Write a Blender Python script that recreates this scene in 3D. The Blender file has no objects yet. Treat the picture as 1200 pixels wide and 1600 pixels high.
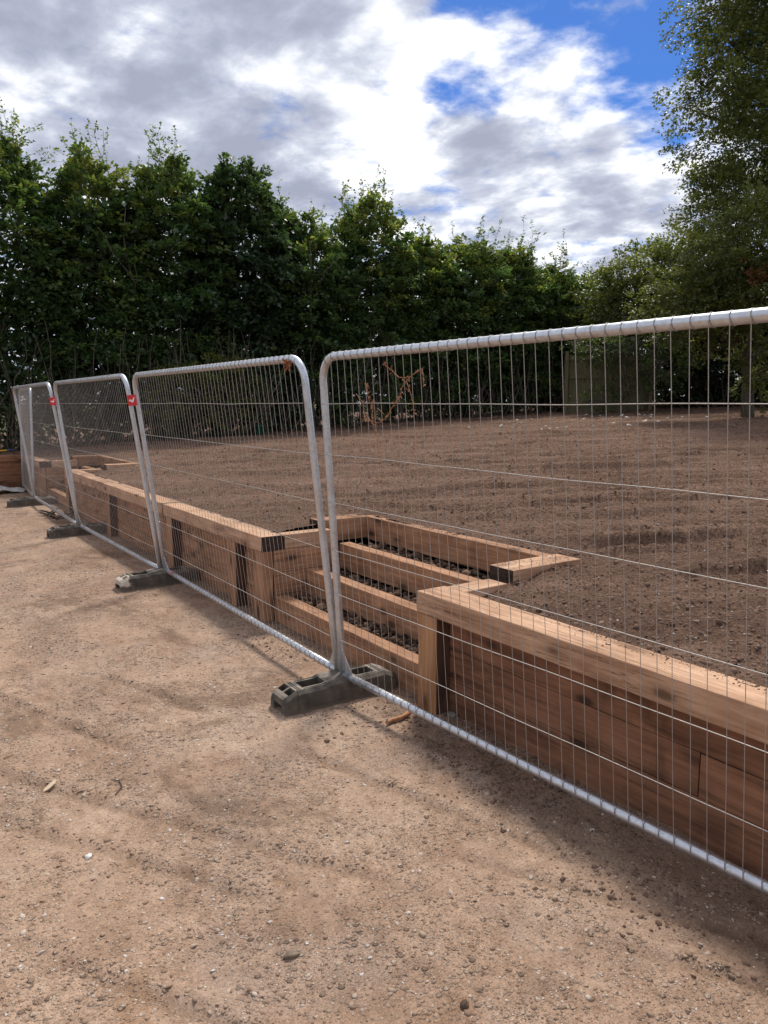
import bpy, bmesh, math, random
import numpy as np
from mathutils import Vector, Matrix, Quaternion

R = math.radians
C = bpy.context.scene.collection
rnd = random.Random(7)
RG = np.random.default_rng(11)
YAW, PITCH = R(34.588), R(8.373)
HD = np.array([math.sin(YAW), math.cos(YAW)])      # heading on the ground
RT = np.array([math.cos(YAW), -math.sin(YAW)])

# ------------------------------------------------------------------ noise
_T = np.random.default_rng(5).random((256, 256))
def vnoise(x, y, seed=0):
    x = np.asarray(x, float) + seed * 17.31; y = np.asarray(y, float) + seed * 9.77
    xi = np.floor(x).astype(int); yi = np.floor(y).astype(int)
    fx = x - xi; fy = y - yi
    fx = fx * fx * (3 - 2 * fx); fy = fy * fy * (3 - 2 * fy)
    a = _T[xi & 255, yi & 255]; b = _T[(xi + 1) & 255, yi & 255]
    c = _T[xi & 255, (yi + 1) & 255]; d = _T[(xi + 1) & 255, (yi + 1) & 255]
    return (a * (1 - fx) + b * fx) * (1 - fy) + (c * (1 - fx) + d * fx) * fy
def fbm(x, y, seed=0, o=4):
    s = 0; a = .5
    for i in range(o):
        s = s + a * vnoise(x * 2 ** i, y * 2 ** i, seed + i); a *= .5
    return s / (1 - .5 ** o)
def sstep(a, b, x):
    t = np.clip((x - a) / (b - a), 0, 1); return t * t * (3 - 2 * t)

# ------------------------------------------------------------------ objects
def tag(o, label=None, cat=None, group=None, kind=None):
    if label: o['label'] = label
    if cat: o['category'] = cat
    if group: o['group'] = group
    if kind: o['kind'] = kind
    return o
def empty(name, loc, label, cat, group=None):
    o = bpy.data.objects.new(name, None); C.objects.link(o); o.location = loc
    o.empty_display_size = .2
    return tag(o, label, cat, group)
def link(name, me, parent=None, mats=(), smooth=False):
    o = bpy.data.objects.new(name, me); C.objects.link(o)
    for m in mats: me.materials.append(m)
    if smooth: me.polygons.foreach_set('use_smooth', [True] * len(me.polygons))
    if parent is not None:
        o.parent = parent
        o.matrix_parent_inverse = Matrix.Translation(parent.location).inverted()
    return o
def np_mesh(name, V, F, attrs=None):
    """F: (n,k) int array"""
    me = bpy.data.meshes.new(name)
    V = np.asarray(V, np.float32); F = np.asarray(F, np.int32)
    n, k = F.shape
    me.vertices.add(len(V)); me.vertices.foreach_set('co', V.ravel())
    me.loops.add(n * k); me.loops.foreach_set('vertex_index', F.ravel())
    me.polygons.add(n)
    me.polygons.foreach_set('loop_start', np.arange(0, n * k, k, dtype=np.int32))
    me.update(calc_edges=True)
    for an, av in (attrs or {}).items():
        a = me.attributes.new(an, 'FLOAT', 'POINT'); a.data.foreach_set('value', np.asarray(av, np.float32))
    me.validate()
    return me
class MB:
    def __init__(s): s.v = []; s.f = []
    def add(s, V, F):
        o = len(s.v); s.v += [tuple(p) for p in V]; s.f += [tuple(i + o for i in f) for f in F]
    def tube(s, P, r, n=8, caps=True, flat=None):
        P = [Vector(p) for p in P]; m = len(P)
        if not hasattr(r, '__len__'): r = [r] * m
        V = []; F = []; up = None
        for i in range(m):
            t = (P[min(i + 1, m - 1)] - P[max(i - 1, 0)]).normalized()
            if up is None:
                up = Vector((0, 0, 1)) if abs(t.z) < .9 else Vector((1, 0, 0))
            a = t.cross(up).normalized(); b = a.cross(t).normalized(); up = b
            for j in range(n):
                g = 2 * math.pi * j / n
                V.append(P[i] + a * math.cos(g) * r[i] + b * math.sin(g) * r[i])
        for i in range(m - 1):
            for j in range(n):
                k = (j + 1) % n
                F.append((i * n + j, i * n + k, (i + 1) * n + k, (i + 1) * n + j))
        if caps:
            F.append(tuple(range(n - 1, -1, -1))); F.append(tuple((m - 1) * n + j for j in range(n)))
        s.add(V, F)
    def box(s, x0, x1, y0, y1, z0, z1):
        V = [(x, y, z) for z in (z0, z1) for y in (y0, y1) for x in (x0, x1)]
        s.add(V, [(0, 2, 3, 1), (4, 5, 7, 6), (0, 1, 5, 4), (2, 6, 7, 3), (0, 4, 6, 2), (1, 3, 7, 5)])
    def mesh(s, name):
        me = bpy.data.meshes.new(name); me.from_pydata(s.v, [], s.f); me.update(); return me
    def build(s, name, mat, parent=None, smooth=True, label=None):
        o = link(name, s.mesh(name), parent, [mat], smooth)
        if label: o['label'] = label
        return o

# ------------------------------------------------------------------ node helper
class NT:
    def __init__(s, tree): s.t = tree; s.t.nodes.clear()
    def n(s, typ, **kw):
        nd = s.t.nodes.new(typ)
        for k, v in kw.items():
            if k.startswith('i_'):
                key = k[2:]; key = int(key) if key.isdigit() else key.replace('_', ' ')
                s.set(nd.inputs[key], v)
            else: setattr(nd, k, v)
        return nd
    def set(s, inp, v):
        if isinstance(v, bpy.types.NodeSocket): s.t.links.new(v, inp)
        elif isinstance(v, bpy.types.Node): s.t.links.new(v.outputs[0], inp)
        else: inp.default_value = v
    def math(s, op, a, b=0.0, c=None, clamp=False):
        nd = s.n('ShaderNodeMath', operation=op, use_clamp=clamp); s.set(nd.inputs[0], a); s.set(nd.inputs[1], b)
        if c is not None: s.set(nd.inputs[2], c)
        return nd.outputs[0]
    def vmath(s, op, a, b=None):
        nd = s.n('ShaderNodeVectorMath', operation=op); s.set(nd.inputs[0], a)
        if b is not None: s.set(nd.inputs[1], b)
        return nd.outputs['Value'] if op in ('DISTANCE', 'LENGTH', 'DOT_PRODUCT') else nd.outputs[0]
    def noise(s, vec, scale, detail=4, rough=.55, dist=0, dim='3D'):
        nd = s.n('ShaderNodeTexNoise', noise_dimensions=dim); s.set(nd.inputs['Vector'], vec)
        nd.inputs['Scale'].default_value = scale; nd.inputs['Detail'].default_value = detail
        nd.inputs['Roughness'].default_value = rough; nd.inputs['Distortion'].default_value = dist
        return nd.outputs['Fac']
    def mapr(s, v, a, b, c=0., d=1., smooth=True):
        nd = s.n('ShaderNodeMapRange', interpolation_type='SMOOTHSTEP' if smooth else 'LINEAR')
        s.set(nd.inputs['Value'], v)
        for i, q in zip(('From Min', 'From Max', 'To Min', 'To Max'), (a, b, c, d)): s.set(nd.inputs[i], q)
        return nd.outputs[0]
    def ramp(s, fac, stops, interp='LINEAR'):
        nd = s.n('ShaderNodeValToRGB'); s.set(nd.inputs[0], fac); cr = nd.color_ramp; cr.interpolation = interp
        while len(cr.elements) > 1: cr.elements.remove(cr.elements[-1])
        for i, (p, c) in enumerate(stops):
            e = cr.elements[0] if i == 0 else cr.elements.new(p)
            e.position = p; e.color = (*c, 1)
        return nd.outputs[0]
    def mix(s, f, a, b, mode='MIX'):
        nd = s.n('ShaderNodeMix', data_type='RGBA', blend_type=mode); s.set(nd.inputs[0], f)
        for i, q in ((6, a), (7, b)): s.set(nd.inputs[i], (*q, 1) if isinstance(q, tuple) and len(q) == 3 else q)
        return nd.outputs[2]
    def mapping(s, vec, scale=(1, 1, 1), rot=(0, 0, 0)):
        nd = s.n('ShaderNodeMapping'); s.set(nd.inputs[0], vec); nd.inputs['Scale'].default_value = scale
        nd.inputs['Rotation'].default_value = rot; return nd.outputs[0]
    def bump(s, h, strength=.5, dist=.01, normal=None):
        nd = s.n('ShaderNodeBump'); s.set(nd.inputs['Height'], h); nd.inputs['Strength'].default_value = strength
        nd.inputs['Distance'].default_value = dist
        if normal is not None: s.set(nd.inputs['Normal'], normal)
        return nd.outputs[0]
    def out(s, color, rough=.8, normal=None, metallic=0., spec=.5, **kw):
        p = s.n('ShaderNodeBsdfPrincipled')
        s.set(p.inputs['Base Color'], (*color, 1) if isinstance(color, tuple) and len(color) == 3 else color)
        s.set(p.inputs['Roughness'], rough); s.set(p.inputs['Metallic'], metallic)
        p.inputs['Specular IOR Level'].default_value = spec
        if normal is not None: s.set(p.inputs['Normal'], normal)
        o = s.n('ShaderNodeOutputMaterial'); s.t.links.new(p.outputs[0], o.inputs[0]); return p
def newmat(name):
    m = bpy.data.materials.new(name); m.use_nodes = True; return m, NT(m.node_tree)
def objco(g): return g.n('ShaderNodeTexCoord').outputs['Object']
def attr(g, name, out='Fac'): return g.n('ShaderNodeAttribute', attribute_name=name).outputs[out]

# ------------------------------------------------------------------ materials
def mat_wood(name, lo, hi, stain=.55, wet=0.):
    m, g = newmat(name)
    v = attr(g, 'gc', 'Vector'); tone = attr(g, 'tone')
    gv = g.mapping(v, (.8, 13, 13))
    wob = g.noise(v, 2.2, 3)
    n1 = g.noise(gv, 3.0, 6, .62, .4)
    n2 = g.noise(g.mapping(v, (2.5, 60, 60)), 4.0, 4, .6)
    big = g.noise(g.mapping(v, (1.6, 3.2, 3.2)), 1.5, 3, .6, .5)
    fac = g.math('ADD', g.math('MULTIPLY', n1, .55), g.math('MULTIPLY', big, .45))
    col = g.ramp(fac, [(.36, lo), (.49, tuple((a + b) / 2 for a, b in zip(lo, hi))), (.62, hi)])
    # dark knots
    vo = g.n('ShaderNodeTexVoronoi', feature='F1'); g.set(vo.inputs['Vector'], g.mapping(v, (3.2, 7.5, 7.5))); vo.inputs['Scale'].default_value = 1.0
    kd = g.math('ADD', vo.outputs['Distance'], g.math('MULTIPLY', n2, .14))
    keep = g.math('GREATER_THAN', g.n('ShaderNodeSeparateColor', i_0=vo.outputs['Color']).outputs[0], .45)
    knot = g.math('MULTIPLY', g.mapr(kd, .17, .30, 1., 0.), keep)
    halo = g.math('MULTIPLY', g.mapr(kd, .2, .55, .45, 0.), keep)
    col = g.mix(halo, col, tuple(c * .55 for c in lo))
    col = g.mix(g.math('MULTIPLY', knot, .8), col, tuple(c * .28 for c in lo))
    # drips / wet stains of the preservative
    st = g.mapr(g.noise(g.mapping(v, (4.5, 1.1, 1.1)), 1.4, 4, .6), .56, .70)
    col = g.mix(g.math('MULTIPLY', st, stain), col, tuple(c * .5 for c in lo))
    sc = g.math('ADD', g.math('MULTIPLY', tone, .7), .65)
    hsv = g.n('ShaderNodeHueSaturation', i_Color=col); g.set(hsv.inputs['Value'], sc)
    ck = g.noise(g.mapping(v, (.55, 22, 22)), 1.6, 5, .55, .25)
    crack = g.math('MULTIPLY', g.mapr(g.math('ABSOLUTE', g.math('SUBTRACT', ck, .5)), .0, .014, 1., 0.), g.mapr(g.noise(v, 1.1, 2), .5, .62))
    hc = g.mix(g.math('MULTIPLY', crack, .75), hsv.outputs[0], tuple(c * .18 for c in lo))
    h = g.math('SUBTRACT', g.math('ADD', n1, g.math('MULTIPLY', n2, .8)), g.math('MULTIPLY', crack, 1.2))
    g.out(hc, g.mapr(n2, .3, .7, .72, .88), g.bump(h, .5, .005), spec=.3)
    return m
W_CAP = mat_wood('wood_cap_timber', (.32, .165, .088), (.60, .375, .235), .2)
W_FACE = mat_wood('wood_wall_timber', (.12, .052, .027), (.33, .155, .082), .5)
W_STEP = mat_wood('wood_step_timber', (.20, .092, .045), (.46, .245, .132), .3)
W_POST = mat_wood('wood_post_timber', (.25, .115, .048), (.47, .245, .115), .3)
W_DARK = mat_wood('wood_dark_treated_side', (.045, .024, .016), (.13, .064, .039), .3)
def _end():
    m, g = newmat('wood_sawn_end')
    o = objco(g); n = g.noise(o, 40, 4); col = g.ramp(n, [(.35, (.028, .018, .013)), (.7, (.075, .046, .03))])
    g.out(col, .85, g.bump(n, .4, .004), spec=.25); return m
W_END = _end()
def _galv(name, base, rough, met):
    m, g = newmat(name); o = objco(g)
    vo = g.n('ShaderNodeTexVoronoi'); g.set(vo.inputs['Vector'], o); vo.inputs['Scale'].default_value = 70
    sp = g.n('ShaderNodeSeparateColor', i_0=vo.outputs['Color']).outputs[0]
    n = g.noise(o, 9, 5, .65)
    k = g.math('ADD', g.math('MULTIPLY', sp, .35), g.math('MULTIPLY', n, .65))
    col = g.ramp(k, [(.25, tuple(c * .86 for c in base)), (.5, base), (.75, tuple(min(1, c * 1.1) for c in base))])
    dirt = g.mapr(g.noise(o, 3.1, 6, .7), .58, .72)
    col = g.mix(g.math('MULTIPLY', dirt, .2), col, (.38, .34, .30))
    g.out(col, g.mapr(n, .3, .7, rough - .08, rough + .12), g.bump(n, .08, .002), g.mapr(dirt, 0, 1, met, met * .6), .5); return m
GALV = _galv('galvanised_tube', (.60, .62, .645), .36, .8)
WIRE = _galv('galvanised_wire', (.42, .385, .35), .5, .45)
def _rubber(name, patch):
    m, g = newmat(name); o = objco(g); n = g.noise(o, 14, 6, .65); n2 = g.noise(o, 120, 3)
    col = g.ramp(n, [(.35, (.055, .047, .038)), (.55, (.10, .084, .066)), (.75, (.165, .135, .102))])
    geo = g.n('ShaderNodeNewGeometry').outputs['Normal']
    nz = g.n('ShaderNodeSeparateXYZ', i_0=geo).outputs[2]
    dust = g.math('MULTIPLY', g.mapr(nz, .5, .95), g.mapr(g.noise(o, 7, 5, .7), .38, .62))
    col = g.mix(g.math('MULTIPLY', dust, .85), col, (.29, .24, .19))
    sx = g.n('ShaderNodeSeparateXYZ', i_0=o).outputs
    low = g.mapr(g.math('ADD', sx[2], g.math('MULTIPLY', n, .05)), .02, .07, .75, 0.)
    col = g.mix(low, col, (.24, .185, .14))
    if patch:
        f = g.math('ADD', g.math('MULTIPLY', sx[0], -1.), g.math('MULTIPLY', g.math('SUBTRACT', n, .5), .12))
        f2 = g.math('ADD', sx[2], g.math('MULTIPLY', g.math('SUBTRACT', n, .5), .06))
        col = g.mix(g.math('MULTIPLY', g.mapr(f, .285, .31), g.mapr(f2, .05, .07)), col, g.ramp(g.noise(o, 25, 4), [(.3, (.42, .33, .24)), (.6, (.62, .54, .44))]))
    g.out(col, .7, g.bump(g.math('ADD', n, g.math('MULTIPLY', n2, .4)), .25, .004), spec=.35); return m
RUBBER = _rubber('fence_block_plastic', False); RUBBER_P = _rubber('fence_block_plastic_splashed', True)
def _plain(name, col, rough=.7, spec=.4, var=.25, scale=30):
    m, g = newmat(name); o = objco(g); n = g.noise(o, scale, 4)
    c = g.ramp(n, [(.3, tuple(x * (1 - var) for x in col)), (.7, tuple(min(1, x * (1 + var)) for x in col))])
    g.out(c, rough, g.bump(n, .2, .003), spec=spec); return m
RED = _plain('red_plastic_tag', (.62, .03, .04), .45, .5, .06); WHITE = _plain('white_print', (.8, .78, .78), .5, .4, .03)
PINK = _plain('faded_red_sticker', (.52, .12, .12), .6)
YELLOW = _plain('yellow_handle', (.70, .42, .03), .45, .5, .1); BLUE = _plain('blue_collar', (.03, .06, .22), .45)
STEEL = _plain('dark_tool_steel', (.045, .045, .05), .5, .5)
CLOTH = _plain('dusty_white_sheet', (.52, .49, .45), .85, .3, .15, 12)
TUB = _plain('green_plastic', (.02, .16, .10), .5)
DRY = _plain('dried_weed', (.42, .215, .115), .85, .2, .45, 90)
RUST = _plain('dead_leaf_brown', (.36, .11, .035), .8, .3, .3, 60)
BARKSTICK = _plain('peeled_stick', (.42, .20, .10), .7, .3, .3, 60)
TWIG = _plain('dark_twig', (.06, .045, .035), .85)
CHIP = _plain('pale_wood_chip', (.56, .43, .29), .8, .3, .15)
CHALK = _plain('chalk_stone', (.68, .65, .60), .8, .3, .12)
STONE = _plain('brown_flint', (.20, .145, .10), .7, .4, .35, 45); STONE2 = _plain('tan_stone', (.40, .29, .20), .75, .35, .2, 45)
CLOD = _plain('clay_clod', (.10, .065, .045), .95, .2, .35, 50)
def _bark():
    m, g = newmat('tree_bark'); o = objco(g)
    n = g.noise(g.mapping(o, (1, 1, .22)), 22, 5, .65); n2 = g.noise(o, 1.3, 4, .6)
    col = g.ramp(n, [(.3, (.06, .05, .037)), (.6, (.16, .135, .105)), (.8, (.24, .21, .17))])
    col = g.mix(g.math('MULTIPLY', g.mapr(n2, .5, .68), .5), col, (.07, .085, .04))
    g.out(col, .9, g.bump(n, .6, .01), spec=.2); return m
BARK = _bark()
def _leaf(name, stops, trans=.45, tcol=1.5):
    m, g = newmat(name); lv = attr(g, 'lv')
    col = g.ramp(lv, stops)
    p = g.n('ShaderNodeBsdfPrincipled'); g.set(p.inputs['Base Color'], col); p.inputs['Roughness'].default_value = .43
    p.inputs['Specular IOR Level'].default_value = .5
    t = g.n('ShaderNodeBsdfTranslucent'); g.set(t.inputs[0], g.mix(1., col, (tcol, tcol * 1.05, tcol * .55), 'MULTIPLY'))
    mx = g.n('ShaderNodeMixShader'); mx.inputs[0].default_value = trans
    g.t.links.new(p.outputs[0], mx.inputs[1]); g.t.links.new(t.outputs[0], mx.inputs[2])
    o = g.n('ShaderNodeOutputMaterial'); g.t.links.new(mx.outputs[0], o.inputs[0]); return m
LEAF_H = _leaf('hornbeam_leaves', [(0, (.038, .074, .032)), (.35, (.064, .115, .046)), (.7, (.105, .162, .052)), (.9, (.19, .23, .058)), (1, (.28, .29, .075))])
LEAF_D = _leaf('dark_cherry_leaves', [(0, (.030, .058, .030)), (.5, (.052, .092, .042)), (.9, (.085, .13, .05)), (1, (.13, .16, .055))])
LEAF_O = _leaf('olive_leaves', [(0, (.068, .082, .028)), (.4, (.118, .138, .042)), (.8, (.18, .195, .058)), (1, (.26, .255, .085))])
LEAF_P = _leaf('pale_leaves', [(0, (.05, .075, .030)), (.5, (.095, .13, .045)), (1, (.20, .23, .085))])
LEAF_B = _leaf('withered_leaves', [(0, (.10, .045, .02)), (1, (.22, .095, .04))])

def _gravel():
    m, g = newmat('compacted_gravel'); o = objco(g)
    xyz = g.n('ShaderNodeSeparateXYZ', i_0=o).outputs
    big = g.noise(o, .9, 6, .62, .6); mid = g.noise(o, 4.2, 5, .6); fine = g.noise(o, 90, 4, .7)
    col = g.ramp(g.math('ADD', g.math('MULTIPLY', big, .6), g.math('MULTIPLY', mid, .4)),
                 [(.34, (.245, .150, .094)), (.45, (.36, .236, .160)), (.56, (.42, .290, .203)), (.68, (.455, .335, .246))])
    grey = g.mapr(g.noise(o, 1.7, 5, .65, .8), .50, .66)
    col = g.mix(g.math('MULTIPLY', grey, .42), col, (.335, .25, .195))
    # sandy orange smears
    orange = g.mapr(g.noise(g.mapping(o, (1.6, 1, 1), (0, 0, .6)), 1.5, 4, .6, 1.2), .60, .70)
    col = g.mix(g.math('MULTIPLY', orange, .6), col, (.27, .155, .085))
    # damp stains
    dm = g.mapr(g.noise(g.mapping(o, (1.25, .7, 1), (0, 0, -.3)), 1.15, 6, .66, .5), .535, .64)
    col = g.mix(g.math('MULTIPLY', dm, .66), col, (.135, .080, .047))
    rt = g.math('MULTIPLY', attr(g, 'rut'), g.mapr(fine, .35, .6, .2, .62))
    col = g.mix(rt, col, (.165, .098, .058))
    # dark strip: damp earth plus painted wall shade, wider toward the near end
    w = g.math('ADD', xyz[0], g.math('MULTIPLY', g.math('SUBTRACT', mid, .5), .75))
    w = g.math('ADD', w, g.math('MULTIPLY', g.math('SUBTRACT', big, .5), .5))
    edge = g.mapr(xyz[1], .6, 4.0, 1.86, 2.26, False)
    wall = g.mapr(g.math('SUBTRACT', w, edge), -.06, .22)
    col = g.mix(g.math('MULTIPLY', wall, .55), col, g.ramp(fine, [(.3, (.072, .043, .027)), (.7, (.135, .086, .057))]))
    # grit
    def cells(scale, thr0, thr1, keep, seed):
        vo = g.n('ShaderNodeTexVoronoi', feature='F1'); g.set(vo.inputs['Vector'], g.mapping(o, (1, 1.15, 1), (0, 0, seed))); vo.inputs['Scale'].default_value = scale
        cc = g.n('ShaderNodeSeparateColor', i_0=vo.outputs['Color']).outputs
        k = g.math('MULTIPLY', g.math('GREATER_THAN', cc[0], keep), g.mapr(vo.outputs['Distance'], thr0, thr1, 1., 0.))
        return k, cc[1], vo.outputs['Distance']
    patch = g.mapr(g.noise(o, 2.6, 5, .6), .40, .58)
    H = g.math('MULTIPLY', fine, .25)
    for sc, keep, amt in ((34, .62, .85), (72, .45, .85), (150, .35, .7)):
        k, c, d = cells(sc, .22, .46, keep, sc * .1)
        k = g.math('MULTIPLY', k, g.math('ADD', g.math('MULTIPLY', patch, .8), .2))
        pc = g.ramp(c, [(0, (.11, .072, .052)), (.2, (.215, .145, .10)), (.6, (.37, .265, .19)), (.88, (.50, .40, .31)), (1, (.64, .57, .50))])
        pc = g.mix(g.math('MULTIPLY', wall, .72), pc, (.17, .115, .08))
        col = g.mix(g.math('MULTIPLY', k, amt), col, pc)
        H = g.math('ADD', H, g.math('MULTIPLY', k, 26. / sc))
    salt = g.noise(o, 130, 4, .8)
    col = g.mix(1., col, g.ramp(salt, [(.3, (.62, .60, .58)), (.5, (1., 1., 1.)), (.7, (1.32, 1.32, 1.32))]), 'MULTIPLY')
    lump = g.noise(o, 17, 6, .78)
    col = g.mix(1., col, g.ramp(lump, [(.34, (.80, .77, .75)), (.5, (1., 1., 1.)), (.64, (1.16, 1.16, 1.16))]), 'MULTIPLY')
    dark = g.mapr(g.noise(o, 55, 6, .75), .56, .66)
    col = g.mix(g.math('MULTIPLY', dark, .6), col, (.12, .075, .048))
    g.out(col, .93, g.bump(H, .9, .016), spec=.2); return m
GRAVEL = _gravel()
def _soil():
    m, g = newmat('dark_topsoil'); o = objco(g)
    ro = g.mapping(o, (1, 1, 1), (0, 0, YAW + .06)); big = g.noise(g.mapping(ro, (.22, 1.5, 1)), 1.5, 7, .66, .4); fine = g.noise(o, 34, 6, .75); mid = g.noise(o, 7, 5, .65)
    f = g.math('ADD', g.math('MULTIPLY', big, .45), g.math('ADD', g.math('MULTIPLY', mid, .2), g.math('MULTIPLY', fine, .35)))
    col = g.ramp(f, [(.36, (.100, .058, .039)), (.47, (.198, .118, .079)), (.57, (.292, .182, .126)), (.67, (.40, .262, .188))])
    vo = g.n('ShaderNodeTexVoronoi', feature='F1'); g.set(vo.inputs['Vector'], o); vo.inputs['Scale'].default_value = 30
    cl = g.mapr(vo.outputs['Distance'], .1, .6, 1., 0.)
    grit = g.noise(o, 75, 5, .8)
    col = g.mix(1., col, g.ramp(grit, [(.34, (.48, .46, .45)), (.5, (.98, .98, .98)), (.66, (1.4, 1.4, 1.4))]), 'MULTIPLY')
    ln = g.noise(g.mapping(ro, (.16, 4.2, 1)), 1.5, 6, .62, .25); ln2 = g.noise(g.mapping(ro, (.12, 2.6, 1), (0, 0, .05)), 1.9, 6, .6, .2)
    sx = g.n('ShaderNodeSeparateXYZ', i_0=o).outputs[0]; away = g.mapr(sx, 3.4, 6.0)
    col = g.mix(g.math('MULTIPLY', g.mapr(ln, .58, .66), g.math('MULTIPLY', away, .62)), col, (.062, .034, .023))  # dark streaks: shade of the rake grooves painted into the soil colour
    col = g.mix(g.math('MULTIPLY', g.mapr(ln2, .57, .70), g.math('MULTIPLY', away, .55)), col, (.33, .215, .155))
    k = g.math('GREATER_THAN', g.n('ShaderNodeSeparateColor', i_0=vo.outputs['Color']).outputs[1], .965)
    col = g.mix(g.math('MULTIPLY', k, g.mapr(vo.outputs['Distance'], .15, .3, .8, 0.)), col, (.42, .34, .28))
    h = g.math('ADD', g.math('ADD', g.math('MULTIPLY', mid, .9), g.math('MULTIPLY', fine, 1.3)), g.math('MULTIPLY', cl, .35))
    g.out(col, .97, g.bump(h, 1., .035), spec=.12); return m
SOIL = _soil()
def _attrmat(name, stops, rough=.9, bscale=60):
    m, g = newmat(name); o = objco(g); lv = attr(g, 'lv'); n = g.noise(o, bscale, 3)
    col = g.mix(.3, g.ramp(lv, stops), g.ramp(n, [(.3, (.12, .1, .08)), (.7, (.6, .5, .42))]), 'MULTIPLY')
    col = g.mix(.75, col, g.ramp(lv, stops))
    g.out(col, rough, g.bump(n, .3, .003), spec=.2); return m
PEB = _attrmat('pebbles', [(0, (.16, .105, .072)), (.2, (.24, .16, .108)), (.6, (.36, .25, .172)), (.88, (.46, .35, .26)), (.97, (.56, .47, .39)), (1, (.66, .62, .57))])
CLODS = _attrmat('soil_clods', [(0, (.07, .04, .028)), (.6, (.155, .093, .065)), (.9, (.235, .15, .108)), (.97, (.32, .235, .18)), (1, (.62, .57, .52))])
STEPG = _attrmat('step_gravel', [(0, (.05, .032, .022)), (.5, (.125, .075, .047)), (.85, (.22, .13, .08)), (1, (.40, .27, .19))])
LITTER = _attrmat('litter', [(0, (.05, .03, .02)), (.7, (.12, .065, .04)), (1, (.24, .13, .08))])
def _field():
    m, g = newmat('rough_field'); o = objco(g); n = g.noise(o, .3, 6, .7); n2 = g.noise(o, 9, 4)
    col = g.ramp(g.math('ADD', g.math('MULTIPLY', n, .6), g.math('MULTIPLY', n2, .4)), [(.3, (.05, .06, .025)), (.7, (.13, .12, .055))])
    g.out(col, .95, g.bump(n2, .5, .05), spec=.1); return m
FIELD = _field()
def _board():
    m, g = newmat('mossy_fence_board'); o = objco(g); n = g.noise(g.mapping(o, (1, 1, .08)), 30, 5, .6); n2 = g.noise(o, 1.8, 4)
    col = g.ramp(n, [(.3, (.11, .092, .05)), (.7, (.25, .215, .125))]); col = g.mix(g.math('MULTIPLY', g.mapr(n2, .4, .65), .35), col, (.13, .13, .06))
    g.out(col, .9, g.bump(n, .3, .004), spec=.2); return m
BOARD = _board()

# ------------------------------------------------------------------ world, sun
SUN_AZ, SUN_EL = YAW + R(14), R(54)          # azimuth clockwise from +Y
w = bpy.data.worlds.new('World'); bpy.context.scene.world = w; w.use_nodes = True
g = NT(w.node_tree)
d = g.vmath('NORMALIZE', g.n('ShaderNodeTexCoord').outputs['Generated'])
dz = g.n('ShaderNodeSeparateXYZ', i_0=d).outputs
den = g.math('ADD', g.math('MAXIMUM', dz[2], 0.0), .14)
cmb = g.n('ShaderNodeCombineXYZ'); g.set(cmb.inputs[0], g.math('DIVIDE', dz[0], den)); g.set(cmb.inputs[1], g.math('DIVIDE', dz[1], den))
P = cmb.outputs[0]
warp = g.n('ShaderNodeTexNoise'); g.set(warp.inputs['Vector'], d); warp.inputs['Scale'].default_value = 7.5; warp.inputs['Detail'].default_value = 2
dw = g.vmath('ADD', d, g.vmath('MULTIPLY', g.vmath('SUBTRACT', warp.outputs['Color'], (.5, .5, .5)), (.13, .13, .09)))
def blobs(L):
    s = None
    for c, r, a in L:
        k = g.mapr(g.vmath('DISTANCE', dw, c), r * .25, r, a, 0.)
        s = k if s is None else g.math('ADD', s, k)
    return s
blue = blobs([((.585, .728, .357), .050, .80), ((.631, .696, .343), .040, .70), ((.700, .585, .414), .125, .85), ((.744, .541, .405), .11, .7), ((.640, .640, .440), .09, .85),
              ((.762, .569, .308), .075, .8), ((.451, .811, .372), .04, .45), ((.575, .690, .445), .06, .8), ((.707, .605, .345), .05, .5), ((.80, .48, .36), .12, .6), ((.775, .585, .20), .06, .3)])
gray = blobs([((.289, .893, .345), .15, .7), ((.198, .899, .391), .15, .5), ((.05, .93, .36), .25, .6), ((.700, .670, .236), .085, .95), ((.735, .640, .225), .06, .6), ((.631, .717, .295), .07, .8), ((.421, .799, .431), .12, .75),
              ((.431, .859, .278), .13, .6), ((.352, .855, .381), .10, .4), ((.776, .603, .185), .09, .55), ((.35, .88, .25), .18, .6), ((.727, .626, .282), .05, .5)])
white = blobs([((.538, .730, .422), .085, .7), ((.427, .812, .397), .06, .5), ((.620, .690, .385), .06, .6), ((.706, .629, .325), .11, .6), ((.772, .586, .247), .09, .6), ((.55, .77, .33), .13, .5), ((.74, .62, .26), .06, .4), ((.672, .628, .392), .035, .55), ((.715, .574, .40), .03, .5)])
n1 = g.noise(g.mapping(P, (1, 1.0, 1), (0, 0, .5)), 4.2, 9, .56, .2)
n2 = g.noise(g.mapping(P, (1.2, .8, 1), (0, 0, -.4)), 3.4, 8, .55, .25)
n3 = g.noise(P, 11, 8, .58, .15)
N1 = g.math('ADD', g.math('MULTIPLY', g.math('SUBTRACT', n1, .5), 2.2), g.math('MULTIPLY', g.math('SUBTRACT', n3, .5), 1.25))
cov = g.math('SUBTRACT', g.math('ADD', g.math('ADD', N1, .57), g.math('MULTIPLY', white, .26)), g.math('MULTIPLY', blue, .62))
cov = g.math('ADD', cov, g.math('MULTIPLY', gray, .28))
cov = g.mapr(cov, -.24, .68)
N2 = g.math('ADD', g.math('MULTIPLY', g.math('SUBTRACT', n2, .5), 2.7), g.math('MULTIPLY', g.math('SUBTRACT', n3, .5), .85))
br = g.math('SUBTRACT', g.math('ADD', g.math('ADD', N2, .60), g.math('MULTIPLY', white, .24)), g.math('MULTIPLY', gray, .30))
back = g.vmath('DOT_PRODUCT', d, (math.sin(SUN_AZ), math.cos(SUN_AZ), 0.0))
br = g.math('ADD', br, g.mapr(back, -.7, .9, -.12, .05))  # unseen clouds away from the sun dimmed to darken hedge and wall fronts
SK = .09
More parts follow.
